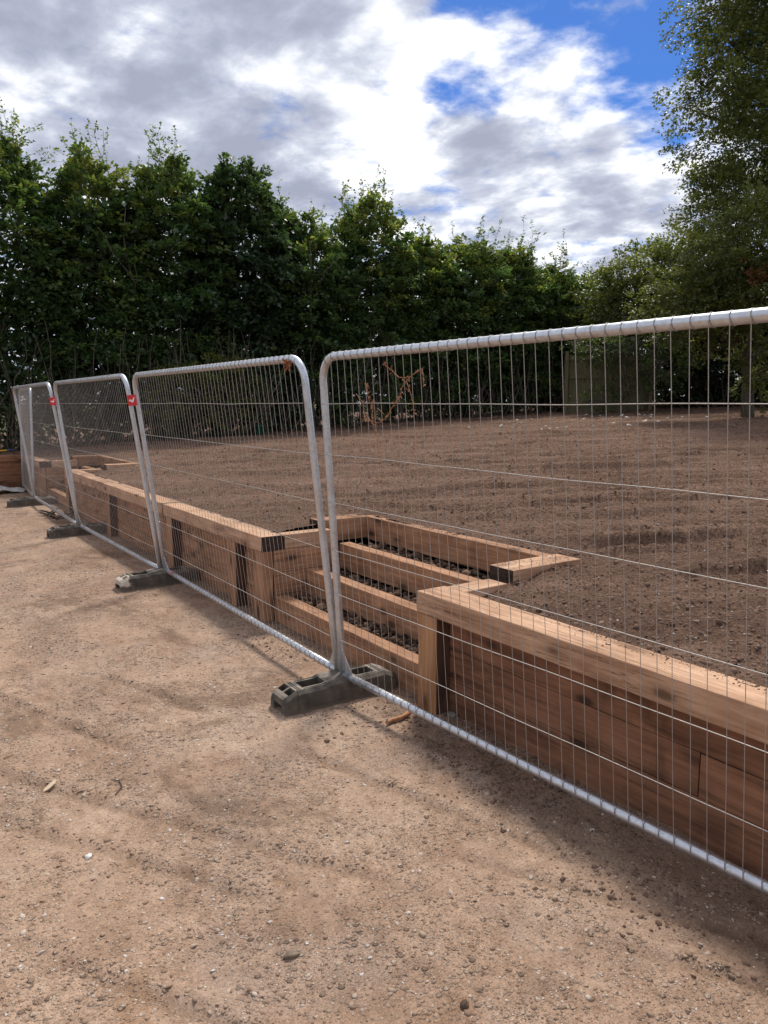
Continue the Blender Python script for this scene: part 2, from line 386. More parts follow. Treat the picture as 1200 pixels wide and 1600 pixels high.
cloud = g.ramp(br, [(.0, (.41, .44, .555)), (.25, (.49, .525, .65)), (.5, (.64, .68, .80)), (.78, (.88, .905, .97)), (1.0, (1.0, 1.0, 1.0))])
cs = g.n('ShaderNodeVectorMath', operation='SCALE'); g.set(cs.inputs[0], cloud); g.set(cs.inputs['Scale'], g.mapr(br, .4, 1.1, .84 / SK, 1.08 / SK))
sky = g.n('ShaderNodeTexSky', sky_type='NISHITA', sun_disc=False, sun_elevation=SUN_EL, sun_rotation=SUN_AZ, altitude=60, air_density=1.0, dust_density=.4, ozone_density=2.5)
skyc = g.mix(1., sky.outputs[0], (.30, .56, 1.02), 'MULTIPLY')
bg = g.n('ShaderNodeBackground'); g.set(bg.inputs[0], g.mix(cov, skyc, cs.outputs[0])); bg.inputs[1].default_value = SK
wo = g.n('ShaderNodeOutputWorld'); g.t.links.new(bg.outputs[0], wo.inputs[0])
sl = bpy.data.lights.new('sun', 'SUN'); sl.energy = 2.9; sl.angle = R(11); sl.color = (1, .95, .87)
so = bpy.data.objects.new('sun', sl); C.objects.link(so)
sv = Vector((math.sin(SUN_AZ) * math.cos(SUN_EL), math.cos(SUN_AZ) * math.cos(SUN_EL), math.sin(SUN_EL)))
so.rotation_euler = (-sv).to_track_quat('-Z', 'Y').to_euler(); so.location = sv * 30

# ------------------------------------------------------------------ camera
cam = bpy.data.cameras.new('camera'); co = bpy.data.objects.new('camera', cam); C.objects.link(co)
cam.sensor_fit = 'VERTICAL'; cam.sensor_height = 36; cam.lens = 36 * 1155 / 1600; cam.clip_end = 3000; cam.clip_start = .05
fwd = Vector((HD[0] * math.cos(PITCH), HD[1] * math.cos(PITCH), -math.sin(PITCH)))
co.location = (0, 0, 1.68); co.rotation_euler = fwd.to_track_quat('-Z', 'Y').to_euler()
S = bpy.context.scene; S.camera = co
S.view_settings.view_transform = 'Standard'; S.view_settings.look = 'None'; S.view_settings.gamma = 1
S.view_settings.exposure = 0.24
S.cycles.max_bounces = 6; S.cycles.transparent_max_bounces = 4

# ------------------------------------------------------------------ ground
def spaced(breaks):
    """breaks: [(start, end, step0, step1)] -> coords"""
    out = []
    for a, b, s0, s1 in breaks:
        x = a
        while x < b - 1e-6:
            out.append(x); t = (x - a) / (b - a); x += s0 + (s1 - s0) * t
    out.append(breaks[-1][1]); return np.array(out)
def grid(xs, ys, zf, mask=None):
    X, Y = np.meshgrid(xs, ys); Z = zf(X, Y); nx, ny = len(xs), len(ys)
    V = np.stack([X, Y, Z], -1).reshape(-1, 3)
    i = np.arange(ny - 1)[:, None] * nx + np.arange(nx - 1)[None]
    F = np.stack([i, i + 1, i + nx + 1, i + nx], -1).reshape(-1, 4)
    if mask is not None:
        cx = (X[:-1, :-1] + X[1:, 1:]).ravel() / 2; cy = (Y[:-1, :-1] + Y[1:, 1:]).ravel() / 2
        F = F[mask(cx, cy)]
    return V, F
def ground_z(x, y):
    z = (fbm(x * .7, y * .7, 3, 3) - .5) * .05 + (fbm(x * 4, y * 4, 8, 3) - .5) * .016 + (vnoise(x * 28, y * 28, 2) - .5) * .006
    # wheel and rake marks that curve across the yard
    for k, (a, b, c, wd, dp) in enumerate([(.62, .35, .10, .026, .016), (1.02, .28, .12, .024, .015), (1.45, .22, .10, .026, .016), (.2, .4, .10, .03, .016), (1.75, .1, .06, .025, .016), (-.3, .3, .1, .03, .015)]):
        dd = x - (a - (b + .25) * (y - 2.6) + c * np.sin(y * .9 + k)); m = vnoise(x * 1.3, y * 1.3, k + 20)
        z = z - dp * np.exp(-(dd / wd) ** 2) * sstep(.3, .6, m) + dp * .5 * np.exp(-((dd - .06) / .03) ** 2) * sstep(.3, .6, m)
    k = sstep(1.7, 2.4, x) * sstep(4.5, 1.5, y)
    z = z + k * ((fbm(x * 5, y * 5, 12, 4) - .45) * .05)
    return z - .012
gx = spaced([(-14, -3, .6, .1), (-3, -.3, .1, .022), (-.3, 2.72, .022, .018)])
gy = spaced([(-6, .6, .3, .03), (.6, 4, .018, .03), (4, 9, .03, .07), (9, 24, .07, .4)])
V, F = grid(gx, gy, ground_z)
_rx, _ry = V[:, 0], V[:, 1]; RUT = np.zeros(len(V))
for k, (a, b, c, wd, dp) in enumerate([(.62, .35, .10, .026, .016), (1.02, .28, .12, .024, .015), (1.45, .22, .10, .026, .016), (.2, .4, .10, .03, .016), (1.75, .1, .06, .025, .016), (-.3, .3, .1, .03, .015)]):
    dd = _rx - (a - (b + .25) * (_ry - 2.6) + c * np.sin(_ry * .9 + k)); RUT = np.maximum(RUT, np.exp(-(dd / wd) ** 2) * sstep(.3, .6, vnoise(_rx * 1.3, _ry * 1.3, k + 20)))
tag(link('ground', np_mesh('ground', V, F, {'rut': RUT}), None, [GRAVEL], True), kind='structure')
mb = MB(); mb.add([(-1500, -1500, -.09), (1500, -1500, -.09), (1500, 1500, -.09), (-1500, 1500, -.09)], [(0, 1, 2, 3)])
tag(mb.build('field', FIELD, None, False), kind='structure')

def soil_plane(x): return .652 + .043 * (np.clip(x, 2.6, 40) - 2.6)
def soil_z(x, y):
    s = x * RT[0] + y * RT[1]; t = x * HD[0] + y * HD[1]
    far = sstep(2.8, 4.5, x)
    t2 = t + s * .07 + (fbm(s * .5, t * .5, 31, 3) - .5) * 1.6
    u = (fbm(s * .30, t2 * 1.5, 1, 3) - .5) * .09
    v1 = t2 * 2.6 + fbm(s * .22, t * .3, 14, 2) * 3.5; f1 = v1 - np.floor(v1)           # raked lips: a slow rise, then a sharp drop
    a1 = sstep(.30, .52, fbm(s * .35, np.floor(v1) * .73, 15, 2))
    u = u + a1 * .045 * np.where(f1 < .12, f1 / .12, (1 - f1) / .88)
    v2 = t2 * 6.3 + fbm(s * .4, t * .5, 17, 2) * 3.; f2 = v2 - np.floor(v2)
    a2 = sstep(.34, .54, fbm(s * .6, np.floor(v2) * .61, 18, 2)); u = u + a2 * .026 * np.where(f2 < .25, f2 / .25, (1 - f2) / .75)
    r = vnoise(s * .45, t2 * 2.1, 9); u = u - .06 * sstep(.70, .86, r)
    c = (fbm(x * 6, y * 6, 6, 3) - .5) * .024 + (vnoise(x * 17, y * 17, 7) - .5) * .024 + (vnoise(x * 34, y * 34, 3) - .5) * .018
    z = soil_plane(x) + u * (.25 + .75 * far) + c
    d1 = np.maximum(np.abs(y - 3.05) - .25, 0); z = z - .05 * np.exp(-((x - 2.8) / .35) ** 2) * np.exp(-(d1 / .15) ** 2)
    d2 = np.maximum(np.abs(y - 12.05) - .25, 0); z = z - .05 * np.exp(-((x - 2.8) / .35) ** 2) * np.exp(-(d2 / .15) ** 2)
    z = z - .012 * sstep(2.95, 2.6, x) + .016 * sstep(2.75, 2.6, x) * sstep(.42, .7, fbm(y * 2.2, x * 3, 44, 3))
    return z
NOTCH = [(3.16, 5.15), (12.20, 14.25)]
def soil_mask(x, y):
    k = x > 2.5
    for a, b in NOTCH:
        k &= ~((x < 3.08) & (y > a - .1) & (y < b + .06))
        k &= ~((x < 3.50) & (y > a + .02) & (y < b + .16))
    k &= ~((x < 2.68) & (y > 14.2) & (y < 16.1) & (x < 2.57))
    return k
sx = spaced([(2.563, 5, .02, .028), (5, 12, .028, .09), (12, 34, .09, .25)])
sy = spaced([(-5, 0, .25, .04), (0, 7, .022, .03), (7, 17, .04, .09), (17, 27, .1, .3)])
V, F = grid(sx, sy, soil_z, soil_mask)
V2, F2 = grid(spaced([(-8, 2.565, .12, .05)]), spaced([(16.12, 27, .05, .4)]), soil_z)
tag(link('soil', np_mesh('soil', np.vstack([V, V2]), np.vstack([F, F2 + len(V)])), None, [SOIL], True), kind='structure')

# ------------------------------------------------------------------ scattered stones (stuff)
_oct = np.array([(1, 0, 0), (-1, 0, 0), (0, 1, 0), (0, -1, 0), (0, 0, 1), (0, 0, -1)], float)
def ico(sub):
    bm = bmesh.new(); bmesh.ops.create_icosphere(bm, subdivisions=sub, radius=1)
    v = np.array([q.co[:] for q in bm.verts]); f = np.array([[q.index for q in p.verts] for p in bm.faces]); bm.free(); return v, f
ICO1, ICO2, ICO3 = ico(1), ico(2), ico(3)
def scatter(name, pts, size, mat, base=ICO1, flat=.6, kind='stuff', lv=None, seed=1, sink=.25, rough=.25, flat_shade=False):
    rg = np.random.default_rng(seed); n = len(pts); bv, bf = base; m = len(bv)
    sc = size[:, None] * rg.uniform(.65, 1.3, (n, 3)); sc[:, 2] *= flat
    jit = 1 + rg.uniform(-rough, rough, (n, m, 1))
    V = bv[None] * jit * sc[:, None]
    a = rg.uniform(0, 6.283, n); ca, sa = np.cos(a)[:, None], np.sin(a)[:, None]
    tl = rg.normal(0, .25, (n, 2))
    V[:, :, 2] += V[:, :, 0] * tl[:, :1] + V[:, :, 1] * tl[:, 1:]
    x = V[:, :, 0] * ca - V[:, :, 1] * sa; y = V[:, :, 0] * sa + V[:, :, 1] * ca
    V = np.stack([x, y, V[:, :, 2]], -1) + pts[:, None] + np.array([0, 0, 1])[None, None] * (size * flat * (1 - 2 * sink))[:, None, None] * .5
    F = bf[None] + (np.arange(n) * m)[:, None, None]
    if lv is None: lv = rg.random(n)
    o = link(name, np_mesh(name, V.reshape(-1, 3), F.reshape(-1, 3), {'lv': np.repeat(lv, m)}), None, [mat], not flat_shade)
    return tag(o, kind=kind)
def yard_pts(n, rmax, power, seed):
    rg = np.random.default_rng(seed)
    r = 1.2 + (rmax - 1.2) * rg.random(n) ** power; a = rg.uniform(R(-35), R(38), n) + YAW
    x, y = r * np.sin(a), r * np.cos(a)
    k = (x < 2.48) & (x > -8) & (y < 15.9); x, y = x[k], y[k]
    dens = sstep(.38, .62, fbm(x * 1.7, y * 1.7, 40, 4)) * .85 + .15
    k = rg.random(len(x)) < dens; return x[k], y[k], rg
x, y, rg = yard_pts(150000, 13, .75, 1)
sz = rg.lognormal(math.log(.0032), .45, len(x)).clip(.0016, .010) * (1 + .05 * np.hypot(x, y))
scatter('gravel_grit', np.stack([x, y, ground_z(x, y)], -1), sz, PEB, ICO1, .42, seed=2, sink=.6, rough=.35, flat_shade=True, lv=.35 + .65 * np.random.default_rng(77).random(len(x)) ** 1.2)
x, y, rg = yard_pts(16000, 13, .75, 3)
sz = rg.lognormal(math.log(.0058), .42, len(x)).clip(.0032, .017)
scatter('gravel_stones', np.stack([x, y, ground_z(x, y)], -1), sz, PEB, ICO1, .42, seed=4, rough=.3, sink=.6, flat_shade=True, lv=.28 + .72 * np.random.default_rng(78).random(len(x)) ** 1.2)
rg = np.random.default_rng(9)
x = 2.5 - np.abs(rg.normal(0, .26, 9000)); y = rg.uniform(.6, 5.2, 9000); k = rg.random(9000) < (sstep(5.6, 1.2, y) * .8 + .1) * sstep(.35, .62, fbm(x * 2.2, y * 2.2, 70, 3)); x, y = x[k], y[k]
scatter('earth_clods', np.stack([x, y, ground_z(x, y)], -1), rg.lognormal(math.log(.0040), .5, len(x)).clip(.002, .012), CLODS, ICO2, .75, seed=5, lv=.45 + rg.random(len(x)) * .5, rough=.3, sink=.5)
n = 42000
r = 2.6 + 24 * rg.random(n) ** 1.7; a = rg.uniform(R(-30), R(34), n) + YAW; x, y = r * np.sin(a), r * np.cos(a)
k = (x > 2.64) & (y < 18.5) & soil_mask(x - .03, y); x, y = x[k], y[k]
lv = rg.random(len(x)); lv = np.where(lv > .988, 1., .55 + lv * .40)
sz = rg.lognormal(math.log(.0055), .42, len(x)).clip(.003, .016) * (1 + .02 * np.hypot(x, y)); sz = np.where(lv > .96, sz * .62, sz)
scatter('soil_crumbs', np.stack([x, y, soil_z(x, y)], -1), sz, CLODS, ICO1, .7, seed=6, lv=lv, sink=.45, rough=.35)
n = 900; y = rg.uniform(.6, 3.1, n); x = 2.60 - np.abs(rg.normal(0, .045, n)); k = (x > 2.41) & (rg.random(n) < .25 + fbm(y * 2, x, 50, 3)); x, y = x[k], y[k]
x2 = rg.uniform(3.05, 3.55, 260); y2 = rg.uniform(3.05, 3.23, 260); x3 = rg.uniform(3.47, 3.55, 260); y3 = rg.uniform(3.2, 5.3, 260)
scatter('soil_specks', np.stack([np.r_[x, x2, x3], np.r_[y, y2, y3], np.r_[np.full(len(x), .6605), np.full(260, .7145), np.full(260, .7125)]], -1), rg.lognormal(math.log(.0021), .5, len(x) + 520).clip(.0012, .006), CLODS, ICO1, .5, seed=61, lv=.45 + .45 * rg.random(len(x) + 520), sink=.2)
# chalky stones in a loose line near the far fence
n = 60; x = rg.uniform(12, 18, n); y = rg.uniform(10.5, 15, n)
scatter('chalk_pebbles', np.stack([x, y, soil_z(x, y)], -1), rg.uniform(.02, .055, n), CLODS, ICO2, .7, seed=8, lv=np.full(n, 1.), rough=.15)
# dead leaves blown against the hedge foot
n = 2600; x = rg.uniform(1, 22, n); y = 17.6 - np.abs(rg.normal(0, .55, n)) + (x > 14) * 0
scatter('leaf_litter', np.stack([x, y, soil_z(x, y)], -1), rg.uniform(.012, .04, n), LITTER, ICO1, .3, seed=10)

# ------------------------------------------------------------------ timber
def beams(name, parent, mats, L, bev=.006, seed=0, dark=False):
    """L: list of (x0,x1,y0,y1,z0,z1,axis,tone); mats = [side, end]"""
    rr = random.Random(seed * 31 + len(name)); V = []; F = []; GC = []; TN = []; MI = []
    perm = {'x': (0, 1, 2), 'y': (1, 0, 2), 'z': (2, 0, 1)}
    for (x0, x1, y0, y1, z0, z1, ax, tone) in L:
        bm = bmesh.new(); vs = bmesh.ops.create_cube(bm, size=1)['verts']
        lo = (x0, y0, z0); hi = (x1, y1, z1)
        for v in vs: v.co = [(lo[i] + hi[i]) / 2 + v.co[i] * (hi[i] - lo[i]) for i in range(3)]
        ai = 'xyz'.index(ax); n = max(1, int((hi[ai] - lo[ai]) / .16))
        for k in range(1, n):                                # rings along the grain, so the arrises wander a little
            p = [0, 0, 0]; p[ai] = lo[ai] + (hi[ai] - lo[ai]) * k / n; no = [0, 0, 0]; no[ai] = 1
            bmesh.ops.bisect_plane(bm, geom=bm.verts[:] + bm.edges[:] + bm.faces[:], plane_co=p, plane_no=no)
        es = [e for e in bm.edges if len(e.link_faces) == 2 and e.calc_face_angle() > 1]
        bmesh.ops.bevel(bm, geom=es, offset=bev, segments=2, affect='EDGES', profile=.6)
        bm.normal_update(); bm.verts.index_update(); p = perm[ax]; off = [rr.uniform(0, 40) for _ in range(3)]
        o = len(V); ph = rr.uniform(0, 9)
        for v in bm.verts:
            c = list(v.co); GC.append([c[p[i]] + off[i] for i in range(3)]); TN.append(tone)
            t = c[ai]
            for q in range(3):
                if q != ai: c[q] += .0012 * math.sin(t * 3.1 + ph + q * 2) + .0007 * math.sin(t * 11 + ph * 3 + q)
            V.append(c)
        for f in bm.faces:
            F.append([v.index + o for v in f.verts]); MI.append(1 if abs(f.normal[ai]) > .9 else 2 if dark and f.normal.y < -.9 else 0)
        bm.free()
    me = bpy.data.meshes.new(name); me.from_pydata(V, [], F); me.update()
    me.attributes.new('gc', 'FLOAT_VECTOR', 'POINT').data.foreach_set('vector', np.array(GC, np.float32).ravel())
    me.attributes.new('tone', 'FLOAT', 'POINT').data.foreach_set('value', np.array(TN, np.float32))
    me.polygons.foreach_set('material_index', MI)
    return link(name, me, parent, mats)
def sleeper_wall(label, y0, y1, posts, seed, cap0=None):
    t = empty('sleeper_wall', (2.5, (y0 + y1) / 2, 0), label, 'retaining wall', 'timber retaining walls round the soil')
    rr = random.Random(seed)
    # cap in two or three lengths, butted
    cap0 = y0 if cap0 is None else cap0
    L = []; n = max(1, round((y1 - cap0) / 2.6)); st = (y1 - cap0) / n
    for i in range(n):
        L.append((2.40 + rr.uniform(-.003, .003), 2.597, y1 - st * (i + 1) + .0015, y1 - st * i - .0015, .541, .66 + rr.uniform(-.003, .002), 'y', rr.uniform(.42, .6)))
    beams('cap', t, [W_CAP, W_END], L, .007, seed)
    L = []
    for j in range(3):
        o = .8 * (j % 2); ys = [y0] + [q for q in np.arange(y0 + 1.4 + o, y1 - .5, 2.4)] + [y1]
        for a, b in zip(ys[:-1], ys[1:]):
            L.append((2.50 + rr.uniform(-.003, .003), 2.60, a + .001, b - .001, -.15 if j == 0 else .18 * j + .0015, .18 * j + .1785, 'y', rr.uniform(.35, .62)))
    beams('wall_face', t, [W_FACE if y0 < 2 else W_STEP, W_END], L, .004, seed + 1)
    for k, (a, b) in enumerate(posts):
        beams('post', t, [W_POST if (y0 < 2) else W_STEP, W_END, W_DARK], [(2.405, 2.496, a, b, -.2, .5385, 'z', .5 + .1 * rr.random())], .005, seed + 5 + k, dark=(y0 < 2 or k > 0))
    return t
sleeper_wall('long sleeper wall beside the near steps with orange end post and dark reddish boards', -5.5, 3.16, [(2.99, 3.155), (-.6, -.43), (-3.2, -3.03)], 1)
sleeper_wall('middle sleeper wall running between the two flights of timber steps', 5.265, 12.20, [(5.152, 5.325), (5.66, 5.83), (7.25, 7.42), (9.63, 9.81), (12.02, 12.195)], 2, 5.15)
sleeper_wall('short far sleeper wall past the second steps with a black sawn cap end', 14.365, 16.04, [(14.252, 14.43)], 3, 14.25)
def steps(label, ya, yb, seed, base):
    """ya, yb: lower opening"""
    t = empty('timber_steps', (3.0, (ya + yb) / 2, 0), label, 'steps', 'flights of timber steps up to the soil')
    rr = random.Random(seed)
    for k, (xa, xb, z0, z1, e0, e1) in enumerate([(2.50, 2.605, -.15, .18, .0, -.003), (2.79, 2.895, .15, .36, 0, -.003), (3.10, 3.205, .33, .54, -.10, -.003), (3.46, 3.56, .515, .712, .085, .125)]):
        beams('riser', t, [W_STEP, W_END], [(xa, xb, ya + e0, yb + e1, z0, z1, 'y', rr.uniform(.45, .6))], .006, seed + k)
    # lower cheek: three stacked returns on the far side, one short return on the near side
    L = [(2.503, 3.06, yb, yb + .11, .0 + .1815 * i, .1785 + .1815 * i, 'x', rr.uniform(.42, .55)) for i in range(3)]
    beams('cheek', t, [W_STEP, W_END], [(q[0], q[1], q[2], q[3], max(q[4], -.1), min(q[5], .54), *q[6:]) for q in L], .005, seed + 11)
    beams('cheek', t, [W_CAP, W_END], [(2.602, 3.04, yb + .001, yb + .118, .5425, .656, 'x', .45)], .006, seed + 12)
    beams('cheek', t, [W_CAP, W_END], [(2.602, 2.93, ya - .16, ya - .006, .50, .655, 'x', .5)], .006, seed + 13)
    # upper cheeks
    beams('cheek', t, [W_STEP, W_END], [(2.99, 3.555, yb + .128, yb + .30, .53, .716, 'x', .5)], .006, seed + 14)
    beams('cheek', t, [W_CAP, W_END], [(3.01, 3.60, ya - .12, ya + .082, .52, .714, 'x', .5)], .006, seed + 15)
    return t
steps('timber box steps behind the near fence feet, three open gravel treads', 3.16, 5.15, 21, 0)
steps('distant second flight of timber steps near the yellow handled tool', 12.20, 14.25, 31, 0)
for ya, yb in NOTCH:
    V = []; F = []
    for (xa, xb, z) in ((2.59, 2.80, .13), (2.88, 3.11, .30), (3.19, 3.47, .475)):
        q = grid(np.arange(xa, xb + .02, .02), np.arange(ya - .11, yb + .13, .03), lambda X, Y: z + (fbm(X * 9, Y * 9, 3, 3) - .5) * .05)
        F.append(q[1] + sum(len(a) for a in V)); V.append(q[0])
    tag(link('tread_earth', np_mesh('tread_earth', np.vstack(V), np.vstack(F)), None, [SOIL], True), kind='structure')
    n = 1500 if ya < 5 else 350
    tr = rg.integers(0, 3, n); xa = np.array([2.61, 2.90, 3.21])[tr]; xb = np.array([2.785, 3.09, 3.45])[tr]; zz = np.array([.13, .30, .475])[tr]
    x = xa + (xb - xa) * rg.random(n); y = rg.uniform(ya + .02, yb - .02, n)
    scatter('step_gravel', np.stack([x, y, zz + rg.uniform(-.005, .03, n)], -1), rg.lognormal(math.log(.016), .4, n).clip(.007, .034) * (1 if ya < 5 else 1.5), STEPG, ICO1, .7, seed=12, rough=.32, lv=rg.random(n) ** 1.6 * .9, flat_shade=True)
# bed wall across the end of the yard
t = empty('sleeper_wall', (0, 16.1, 0), 'cross sleeper wall at the far left end of the yard under the yellow handle', 'retaining wall', 'timber retaining walls round the soil')
beams('cap', t, [W_FACE, W_END], [(-7, -1.2, 16.03, 16.23, .55, .672, 'x', .8), (-1.196, 2.395, 16.03, 16.23, .55, .67, 'x', .85)], .006, 41)
beams('wall_face', t, [W_FACE, W_END], [(-7 + .9 * j, 2.39, 16.06, 16.16, (.18 * j + .002) if j else -.2, .18 * j + .182, 'x', (.25, .5, .7)[j]) for j in range(3)], .004, 42)

# ------------------------------------------------------------------ mesh fence
TOPZ, BOTZ = 1.925, .118
def fence(label, b0, t0, b1, t1, seed, zadd=(0, 0), post0=True):
    """b/t = (x, y) of bottom/top at near (0) and far (1) end"""
    rr = random.Random(seed)
    bx = Vector((b0[0], b0[1], BOTZ + zadd[0])), Vector((b1[0], b1[1], BOTZ + zadd[1]))
    tx = Vector((t0[0], t0[1], TOPZ + zadd[0])), Vector((t1[0], t1[1], TOPZ + zadd[1]))
    def P(u, v, o=0.):
        p = bx[0].lerp(bx[1], u).lerp(tx[0].lerp(tx[1], u), v)
        return p + NV * o
    W = (bx[1] - bx[0]).length; Hh = (tx[0] - bx[0]).length
    NV = (bx[1] - bx[0]).cross(tx[0] - bx[0]).normalized()
    if NV.x > 0: NV = -NV
    root = empty('mesh_fence', tuple((bx[0] + bx[1]) / 2 - Vector((0, 0, BOTZ))), label, 'fence panel', 'temporary mesh fence panels')
    ar = .13
    def arc(u_edge, sgn):
        out = []
        for k in range(9):
            a = math.pi / 2 * k / 8
            out.append((u_edge + sgn * (ar - ar * math.cos(a)) / W, 1 - (ar - ar * math.sin(a)) / Hh))
        return out
    pth = [(0, -.06), (0, .2), (0, .5), (0, .8)] + arc(0, 1) + [(.25, 1), (.5, 1), (.75, 1)] + arc(1, -1)[::-1] + [(1, .8), (1, .5), (1, .2), (1, -.06)]
    m = MB(); m.tube([P(u, v) for u, v in pth], .0212, 14)
    m.build('frame', GALV, root)
    m = MB(); m.tube([P(q, 0) for q in np.linspace(.006, .994, 9)], .0205, 14); m.build('bottom_rail', GALV, root)
    # gussets
    for ue, sg in ((0, 1), (1, -1)):
        m = MB(); d = .075
        q = [P(ue + sg * .02 / W, .01), P(ue + sg * (.02 + d) / W, .012), P(ue + sg * .02 / W, .012 + d * 1.5 / Hh)]
        m.add([p + NV * .002 for p in q] + [p - NV * .002 for p in q], [(0, 1, 2), (5, 4, 3), (0, 3, 4, 1), (1, 4, 5, 2), (2, 5, 3, 0)])
        m.build('gusset', GALV, root, False)
    # wires
    m = MB(); n = int(round(W / .0625)); wz = [.339, .611, .868, 1.138, 1.405, 1.68]
    for i in range(1, n):
        u = i / n; du = min(u, 1 - u) * W; vt = 1. if du > ar else 1 - (ar - math.sqrt(max(0, ar * ar - (ar - du) ** 2))) / Hh
        u2 = u + rr.uniform(-.0009, .0009); bow = rr.uniform(-.004, .004)
        pts = [P(u + (u2 - u) * k / 6 + bow / W * math.sin(math.pi * k / 6 * 2), 0.0 + vt * k / 6, .0225) for k in range(7)]
        m.tube(pts, .00138, 5, False)
        for (cv, rad) in ((0, .0226), (vt, .0233)):      # the wire is wrapped round the tubes
            c = P(u, cv); ax = (bx[1] - bx[0]).normalized(); e1 = NV; e2 = ax.cross(e1)
            ring = [c + (e1 * math.cos(a) + e2 * math.sin(a)) * rad + ax * .004 * math.sin(a) for a in np.linspace(0, 2 * math.pi, 11)]
            m.tube(ring, .0014, 4, False)
    for z in wz:
        v = (z - BOTZ) / (TOPZ - BOTZ)
        amp = rr.uniform(.0008, .0024); ph = rr.uniform(0, 6)
        pts = [P(u, v + amp / Hh * (math.sin(u * 11 + ph) + .6 * math.sin(u * 27 + ph * 2)), .0255) for u in np.linspace(0, 1, 60)]
        m.tube(pts, .0019, 5, False)
    m.build('wire_mesh', WIRE, root)
    root['_'] = 0; del root['_']
    return root, P, NV, W
f4 = fence('nearest mesh fence panel, filling the right side, with a dried weed caught in it', (2.333, .12), (2.115, .12), (2.148, 3.535), (2.035, 3.545), 1)
f3 = fence('mesh fence panel with a dead brown leaf on its near top corner', (2.152, 3.60), (1.962, 3.625), (2.185, 6.81), (1.965, 6.80), 2)
f2 = fence('mesh fence panel in the middle of the line with a leaning red tagged far post', (2.156, 6.87), (1.915, 6.865), (2.118, 10.0), (1.915, 10.0), 3)
f1 = fence('steeply leaning far mesh fence panel that overlaps the upright end panel', (2.112, 10.06), (1.865, 10.05), (2.157, 13.45), (1.955, 13.47), 4)
f0 = fence('short upright mesh fence panel closing the far end by the cross wall', (2.158, 13.52), (2.218, 13.52), (2.365, 15.92), (2.415, 15.92), 5)
def red_tag(f, u, v, part, size=(.085, .095)):
    root, P, NV, W = f; a, b = size
    c = P(u, v, .028); ex = (P(min(1, u + .01), v) - P(max(0, u - .01), v)).normalized(); ez = (P(u, v + .01) - P(u, v - .01)).normalized()
    # ex points to the far end = left in the picture
    ex = -ex; NV0 = NV; ex, NV = ex * math.cos(.75) - NV0 * math.sin(.75), NV0 * math.cos(.75) + ex * math.sin(.75); c = c + NV0 * .034
    m = MB(); q = [c + ex * x * a / 2 + ez * z * b / 2 for x, z in ((-1, -1), (1, -1), (1, 1), (-1, 1))]
    m.add([p + NV * .0015 for p in q] + [p - NV * .0015 for p in q], [(0, 1, 2, 3), (7, 6, 5, 4), (0, 4, 5, 1), (1, 5, 6, 2), (2, 6, 7, 3), (3, 7, 4, 0)])
    o = m.build('tag', RED, root, False)
    # white bird-like mark
    bird = [(-.36, .02), (-.20, .10), (-.05, .06), (.05, -.02), (.16, .16), (.40, .30), (.28, .10), (.24, -.04), (.12, -.20), (-.04, -.18), (-.16, -.06), (-.30, -.10), (-.24, -.02)]
    m = MB(); m.add([c + ex * x * a + ez * z * b + NV * .0035 for x, z in bird] + [c + ex * x * a + ez * z * b + NV * .0015 for x, z in bird],
                    [tuple(range(len(bird)))] + [tuple(range(2 * len(bird) - 1, len(bird) - 1, -1))] + [(i, (i + 1) % len(bird), len(bird) + (i + 1) % len(bird), len(bird) + i) for i in range(len(bird))])
    k = link('bird_mark', m.mesh('bird_mark'), None, [WHITE]); k.parent = o; k.matrix_parent_inverse = (Matrix.Translation(root.location)).inverted()
    k.matrix_parent_inverse = Matrix.Identity(4); o.matrix_parent_inverse = Matrix.Translation(root.location).inverted()
red_tag(f3, 1 - .055 / 3.3, .882, 'tag'); red_tag(f2, 1 - .05 / 3.2, .882, 'tag')
root, P, NV, W = f3
m = MB(); m.tube([P(.93, 0), P(.945, 0)], .0222, 14, False); m.build('sticker', PINK, root)

